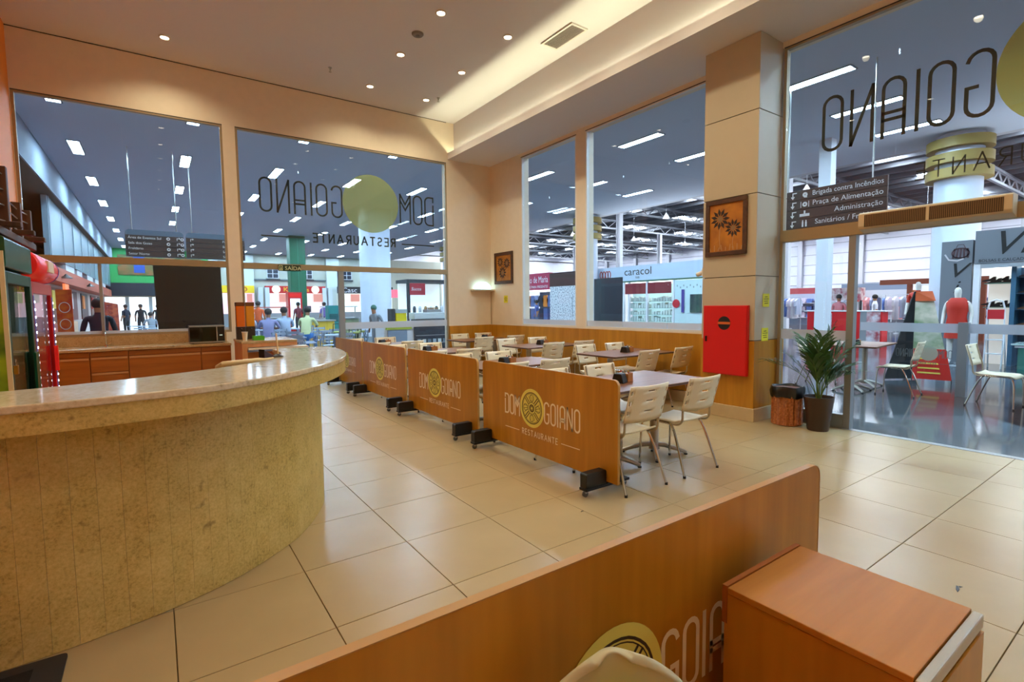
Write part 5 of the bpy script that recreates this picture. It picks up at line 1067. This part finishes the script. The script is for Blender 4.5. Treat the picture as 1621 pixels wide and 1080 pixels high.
# ---- shoe shop facing the doorway
sh = thing('shoe_shop','grey fronted shoe shop with script lettering opposite the doorway','shop',(15,2.0,0)); GF = mat('shop_front_grey','#6f747c',.5)
B(0,.3,1.39,1.94,0,2.80).build('grey_pier', GF, sh); B(-.02,.3,-6,1.35,2.26,2.98).build('grey_fascia', GF, sh); B(0,.12,1.25,1.36,0,2.26).build('white_jamb', MWHITE, sh); B(0,.15,-6,1.25,2.16,2.26).build('white_lintel', mat('lintel_grey','#a3aab2',.5), sh)
INK = mat('script_ink','#0d0d10',.5); textobj('lettering','Via',.72,frame((-.03,1.12,2.44),(0,-1,0),(0,0,1)),INK,sh,shear=.35,sx=1.05); textobj('lettering','BOLSAS E CALÇADOS',.085,frame((-.03,1.28,2.29),(0,-1,0),(0,0,1)),INK,sh)
textobj('lettering','V',.46,frame((-.01,1.84,1.98),(0,-1,0),(0,0,1)),INK,sh,shear=.35,sx=1.2); textobj('lettering','i',.42,frame((-.01,1.72,1.62),(0,-1,0),(0,0,1)),INK,sh,shear=.35); textobj('lettering','a',.42,frame((-.01,1.76,1.25),(0,-1,0),(0,0,1)),INK,sh,shear=.35)
m = MB(); Mb = frame((-.01,1.60,2.52),(0,-1,0),(0,0,1))
for q in range(5): ribbon(m,[(-.13+.065*q,-.1),(-.10+.055*q,.09)],.04,Mb)
ribbon(m,[(.15*math.cos(t_),.11*math.sin(t_)) for t_ in [2*PI*i/20 for i in range(20)]],.025,Mb,True); ribbon(m,[(-.09,.09),(-.05,.19),(.05,.19),(.09,.09)],.012,Mb); m.build('bag_drawing', mat('bag_print','#4a3238',.5), sh)
m = MB(); ribbon(m,[(-.27,-.02),(-.2,-.14),(-.05,-.17),(.05,-.13)],.03,Mb); m.build('shoe_drawing', mat('shoe_print','#c9c4c8',.5), sh)
B(2.2,2.3,-6,1.3,0,2.3).build('back_wall', mat('shoe_back','#2c3a48',.5), sh); B(.3,2.2,-6,1.25,2.2,2.25).build('added_light_panel', SHL, sh)
un = B(.62,.66,.78,1.22,0,2.16).build('lit_shelf_back', mat('shelf_white','#f0ece0',.5,emis=((1,.97,.9),.5)), sh); B(.2,.66,.70,.78,0,2.2).build('blue_divider', mat('blue_divider','#3f6a86',.4), sh); B(.62,.66,-1.6,.70,0,2.16).build('blue_shelf_back', mat('blue_shelf','#34506a',.5), sh)
SHOEM = [mat('shoe_black','#15120f',.3), mat('shoe_red','#a8202c',.3), mat('shoe_tan','#6a4a30',.4)]
def shoe(parent, y, z, mm, x=.42):
    m = MB(); m.prism([(-.11,0),(.02,0),(.11,0),(.115,.02),(.06,.035),(-.02,.06),(-.07,.10),(-.11,.105)],-.03,.03,Matrix(((0,0,1,x),(1,0,0,y),(0,1,0,z),(0,0,0,1)))); m.prism([(-.11,-.0),(-.085,0),(-.09,.05),(-.105,.05)],-.01,.01,Matrix(((0,0,1,x),(1,0,0,y),(0,1,0,z),(0,0,0,1)))); m.build('shoe', mm, parent)
for z in (.72,1.30,1.83):
    s_ = B(.22,.62,.79,1.22,z-.02,z).build('shelf', mat('shelf_green','#5f7a6a',.3), un)
    for q in range(4): shoe(s_, .85+.105*q, z+.001+(.04 if q%2 else 0), SHOEM[0], .30+.08*(q%2))
for z in (.9,1.25,1.6,1.95):
    s_ = B(.22,.62,-1.6,.69,z-.02,z).build('shelf', mat('shelf_blue','#2a4258',.3), sh)
    for q in range(9): shoe(s_, -.3+.11*q, z+.001, SHOEM[(q+int(z*10))%3])
t = thing('step_ladder','small white step ladder with a red seat in front of the shoe shop','ladder',(14.55,2.86,0)); m = MB()
for sy in (-.14,.14): m.tube([(-.1,sy,0),(-.02,sy,.9),(0,sy*.9,1.3)],.016,6); m.tube([(.25,sy,0),(0,sy*.9,1.1)],.014,6)
m.tube([(0,-.126,1.3),(0,-.1,1.42),(0,0,1.46),(0,.1,1.42),(0,.126,1.3)],.016,6); m.build('frame', MWHITE, t)
for z in (.3,.6,.86): B(-.1,.06,-.14,.14,z,z+.02).build('step', MWHITE, t)
B(-.03,-.0,-.13,.13,1.05,1.25).build('red_panel', mat('panel_red','#c0242c',.5), t)
t = thing('display_table','low white glass display table in front of the shoe shop','table',(14.3,1.9,0)); B(-.35,.35,-.6,.6,.55,.58).build('top', mat('glass_top','#b8d0cc',.1), t); B(-.3,.3,-.5,.5,0,.5).build('teal_box', mat('teal_box','#2a6a60',.5), t); B(-.32,.32,-.55,.55,.5,.55).build('rim', MWHITE, t)
# leaning A-frame banner
t = thing('a_frame_banner','tall leaning fold out banner with red print outside the doorway','banner',(11.15,3.15,0))
def quadslab(P, th, n): 
    P = [Vector(p) for p in P]; nn = (P[1]-P[0]).cross(P[3]-P[0]).normalized()*th; return MB().add([*P,*[p+nn for p in P]],[(0,1,2,3),(7,6,5,4),(0,4,5,1),(1,5,6,2),(2,6,7,3),(3,7,4,0)])
quadslab([(-.15,.50,.02),(.35,.16,.02),(.08,-.02,1.62),(-.08,.12,1.62)],.015,0).build('back_leaf', mat('banner_back','#23262a',.5), t)
fl_ = quadslab([(-.35,.02,.10),(-.25,-.50,.10),(-.02,-.12,1.62),(-.06,.10,1.62)],-.015,0).build('front_leaf', mat('banner_food','#d8d4c4',.5,col2='#6a8a5a',vscale=(3,3,4)), t)
quadslab([(-.356,.012,.10),(-.256,-.508,.10),(-.205,-.40,.62),(-.29,.03,.62)],-.002,0).build('red_print', mat('banner_red','#d0281c',.5), fl_); quadslab([(-.094,-.20,1.45),(-.024,-.13,1.62),(-.064,.10,1.62),(-.10,.09,1.45)],-.001,0).build('orange_print', mat('banner_orange','#c85a2a',.5), fl_)
for q in range(5): quadslab([(-.335+.012*q,-.05-.0*q,.20+.08*q),(-.285+.012*q,-.36+.02*q,.20+.08*q),(-.282+.012*q,-.35+.02*q,.225+.08*q),(-.332+.012*q,-.05,.225+.08*q)],-.002,0).build('text_line', mat('banner_yellow','#f0d860',.5), fl_)
for p in ((-.35,.02),(-.25,-.50),(-.15,.50)): MB().cyl((p[0],p[1],0),(p[0],p[1],.12),.008,6).build('peg', MDARK, t)
# outside glass screen with posts and frosted band
t = thing('glass_screen','free standing glass screen with frosted band and grey post outside','screen',(9.9,2.3,0))
B(-.05,.05,-.07,.05,0,1.12).build('post', mat('post_grey','#8d949c',.4), t); B(-.05,.05,-2.0,-1.9,0,1.12).build('post', MATS['post_grey'], t)
for (a,b) in ((-1.9,-.07),(.05,1.35)): p_ = B(-.006,.006,a,b,.08,1.10).build('pane', GLASS, t); B(-.012,-.007,a,b,.96,1.10).build('frosted_band', FROST, p_)
logo(frame((-.014,.116,.63),(0,1,0),(0,0,1)), .66, t, glassmat('pale_print',(.5,.52,.55),.2,.5,(.35,.38,.4)), glassmat('pale_green_disc',(.7,.9,.8),.3,.7,(.5,.66,.58)), None)
# tables and chairs on the mall side
for k,(x,y,a,lb) in enumerate(((9.60,3.55,.1,'brown laminate table outside behind the palm'),(9.75,1.10,.05,'brown laminate table outside at the right edge of the doorway'))): put(TBL,'t',(x,y,0),a,lb,'restaurant dining tables')
for k,(x,y,a,lb) in enumerate(((9.42,2.97,.08,'ivory slotted chair outside between the banner and the glass'),(9.35,1.77,PI-.05,'ivory slotted chair outside at the right edge of the doorway'),(9.55,4.15,PI+.1,'ivory slotted chair outside half hidden by the palm'))): put(CHR,'c',(x,y,0),a,lb,'ivory restaurant chairs')
put(CAD,'k',(9.35,3.5,.7505),.4,'black napkin holder with wooden spice box on the outside table','table condiment caddies')
# red counter kiosk
t = thing('red_counter_kiosk','long red counter kiosk with white poster panels beyond the palm','kiosk',(20,7.95,0)); B(0,.5,-1.2,1.2,0,1.1).build('red_counter', mat('counter_red','#d8141c',.4), t, bevel=.01); B(-.02,0,.35,.95,.08,1.04).build('poster', mat('kiosk_poster','#e8e4ea',.5,col2='#b03040',vscale=(4,4,4)), t); B(-.02,0,-1.15,-.75,.0,1.1).build('poster', MATS['kiosk_poster'], t); B(-.02,0,-.75,-.55,0,1.1).build('grey_strip', MGREY, t); B(-.05,.55,-1.3,1.3,1.1,1.14).build('white_top', MWHITE, t); B(-.03,0.5,-1.2,1.2,-.0,.08).build('kick_plate', MDARK, t)
B(.9,1.3,-.2,.95,1.5,1.96).build('sign_box', mat('kiosk_sign','#a84a5a',.5,col2='#e8dcd8',vscale=(6,6,6)), t)
for sy in (-.15,.9): B(1.05,1.11,sy-.03,sy+.03,0,1.5).build('post', MDARK, t)
B(1.0,1.4,-.1,.85,0,1.45).build('machine', mat('machine_white','#d5dade',.4), t)
# clothing stalls in the hall
g = random.Random(21); pr = 0
COLS = ['#b8c0d8','#d88a90','#3a4260','#e8e4ea','#c85040','#8a94b8','#d8d0e0','#30343c','#e8a0a0','#5a78b8']
for k,(x,y,wd,a) in enumerate(((24,12.0,1.6,1.4),(23,7.0,1.4,1.5),(25,9.4,1.8,1.6),(22.5,5.6,1.3,1.5),(27,7.6,2.0,1.5),(26,14.5,1.8,1.4),(29,10.5,2.2,1.5),(19.5,10.6,1.2,1.5),(24.5,18,2.0,1.5),(28,17,2.2,1.5))):
    t = thing('clothes_rack','rail of hanging clothes, %s from the doorway among the hall stalls' % ORD[k],'clothes rack',(x,y,0),a,'clothes racks in the hall'); m = MB()
    for sx in (-wd/2,wd/2): m.cyl((sx,0,0),(sx,0,1.7),.02,6); m.cyl((sx,-.25,.02),(sx,.25,.02),.02,6)
    m.cyl((-wd/2,0,1.7),(wd/2,0,1.7),.015,6); m.build('rail', STGW, t); n = int(wd/.2)
    for q in range(n):
        u = -wd/2+.12+q*(wd-.24)/max(1,n-1); hh = g.uniform(.6,.95)
        MB().prism([(-.18,1.55-hh),(.18,1.55-hh),(.17,1.3),(.26,1.25),(.24,1.5),(.05,1.62),(-.05,1.62),(-.24,1.5),(-.26,1.25),(-.17,1.3)],u-.04,u+.04,Matrix(((0,0,1,0),(1,0,0,0),(0,1,0,0),(0,0,0,1)))).build('garment', mat('garment_%d'%((q*3+k)%10),COLS[(q*3+k)%10],.8), t)
for k,(x,y,wd,zz,c) in enumerate(((32,11,3.0,2.4,'#c9ced8'),(33,16,3.5,2.3,'#aab4c8'),(34,8,3.0,2.6,'#d8d2d8'),(30,22,4,2.5,'#b8a8b0'),(31,30,4,2.6,'#c0c4cc'),(29,3.8,2.0,2.2,'#d8dce4'))):
    t = thing('hall_stall','open hall stall with white shelving, %s of those behind the racks' % ORD[k],'stall',(x,y,0),0,'hall stalls'); B(.9,1.0,-wd/2,wd/2,0,zz).build('back_panel', mat('stall_back_%d'%k,c,.6), t); B(-.8,1.0,-wd/2-.05,-wd/2,0,zz).build('side_panel', MWHITE, t); B(-.8,1.0,wd/2,wd/2+.05,0,zz).build('side_panel', MWHITE, t); B(-.85,-.75,-wd/2,wd/2,zz-.35,zz).build('header', mat('stall_head_%d'%k,['#8a98b0','#b04a50','#d8dce0','#5a6a88','#c0a0a8','#a8b4c0'][k],.5), t)
    for z in (.5,.95,1.4): s_ = B(.4,.9,-wd/2,wd/2,z-.03,z).build('shelf', MWHITE, t); goods(s_,.5,.8,-wd/2+.05,wd/2-.05,z+.001,9,.12,.32,COLS,g)
t = thing('wooden_gate_stall','brown wooden framed gateway stall behind the leaning banner','stall',(24,6.6,0)); m = MB(); m.box(-.08,.08,.55,.7,0,2.15); m.box(-.08,.08,-1.6,-1.45,0,2.25); m.build('posts', mat('gate_brown','#8a4428',.6), t); B(-.1,.1,-1.7,1.6,2.1,2.3).build('beam', MATS['gate_brown'], t)
for q in range(6): B(-.05,.05,.45,.54,.5+.25*q,.62+.25*q).build('hanging_trinket', mat('trinket_%d'%(q%2),['#a83020','#c86a30'][q%2],.6), t)

# ---- litter on the floor
for (x,y,s_,lb) in ((3.235,.723,.035,'small dark scrap of paper on the tiles right of the cabinet'),(2.384,2.557,.012,'tiny dark crumb on the tiles before the nearest partition')):
    t = thing('paper_scrap',lb,'litter',(x,y,.0003)); MB().prism([(-s_,-.3*s_),(-.2*s_,.1*s_),(.9*s_,.35*s_),(s_,.1*s_),(.1*s_,-.25*s_)],0,.003).build('scrap', BLACKP, t); MB().prism([(.8*s_,-.1*s_),(1.3*s_,-.3*s_),(1.2*s_,.1*s_)],0,.002).build('torn_corner', BLACKP, t)

for k,(x,y,sh_,lb) in enumerate(((-.6,33,'black','dark figure standing left before the far daylit glass'),(1.2,36,'grey','grey figure standing right before the far daylit glass'),(-1.3,35,'navy','navy figure near the left shops at the far end'))):
    person(lb,(x,y,0),.4*k,CL(sh_,'#14161a'),CL('darktrousers','#20242c'))
g = random.Random(31)
for k,(x,y) in enumerate(((-.3,23.2),(.5,22.6),(1.1,24.6),(-.5,26.5))):
    put(FCT,'ft',(x,y,0),.2*k,'pale blue food court table, %s of those in the far left corridor' % ORD[k],'food court tables')
    for q in (1,3): a = q*PI/2; put(FCC,'fc',(x+.6*math.sin(a),y-.6*math.cos(a),0),a,'blue grey metal chair on the %s side of the %s corridor table' % (('near','right','far','left')[q],ORD[k]),'chairs at the far left corridor tables')

# ---- more of the food court crowd and counters
person('person in a maroon shirt standing at the food court counters',(5.9,27,0),.3,CL('maroon','#6a2030'),CL('darktrousers','#20242c'))
person('person in an orange top standing behind the seated diners',(3.4,22.5,0),-.5,CL('orange','#d05a2a'),CL('jeans','#4a5a78'))
person('person in a grey shirt walking beyond the service desk',(2.9,24.5,0),1.0,CL('grey','#8f98a0'),CL('darktrousers','#20242c'))
person('person in violet standing right of the drinks cooler',(7.3,27.5,0),.2,CL('violet','#6a5a98'),CL('darktrousers','#20242c'))
for k,(x,y,wd,c,lb) in enumerate(((4.4,26,1.6,'#c8ccd0','steel salad buffet counter behind the seated diners'),(6.6,22.5,1.5,'#8a8f6a','olive tray counter right of the green column'),(4.9,19.2,.9,'#d8b030','low yellow waste cabinet beside the teal cabinet'))):
    t = thing('buffet_counter',lb,'counter',(x,y,0)); B(-wd/2,wd/2,-.35,.35,0,.95).build('body', mat('buffet_%d'%k,c,.4), t, bevel=.01); B(-wd/2-.04,wd/2+.04,-.4,.4,.95,1.0).build('top', STEEL, t)
    if k < 2:
        for sx in (-wd/2+.05,wd/2-.05): B(sx-.02,sx+.02,-.02,.02,1.0,1.45).build('post', STEEL, t)
        B(-wd/2,wd/2,-.25,.25,1.45,1.5).build('canopy', mat('buffet_canopy_%d'%k,['#b05038','#dfe4e8'][k],.4), t)
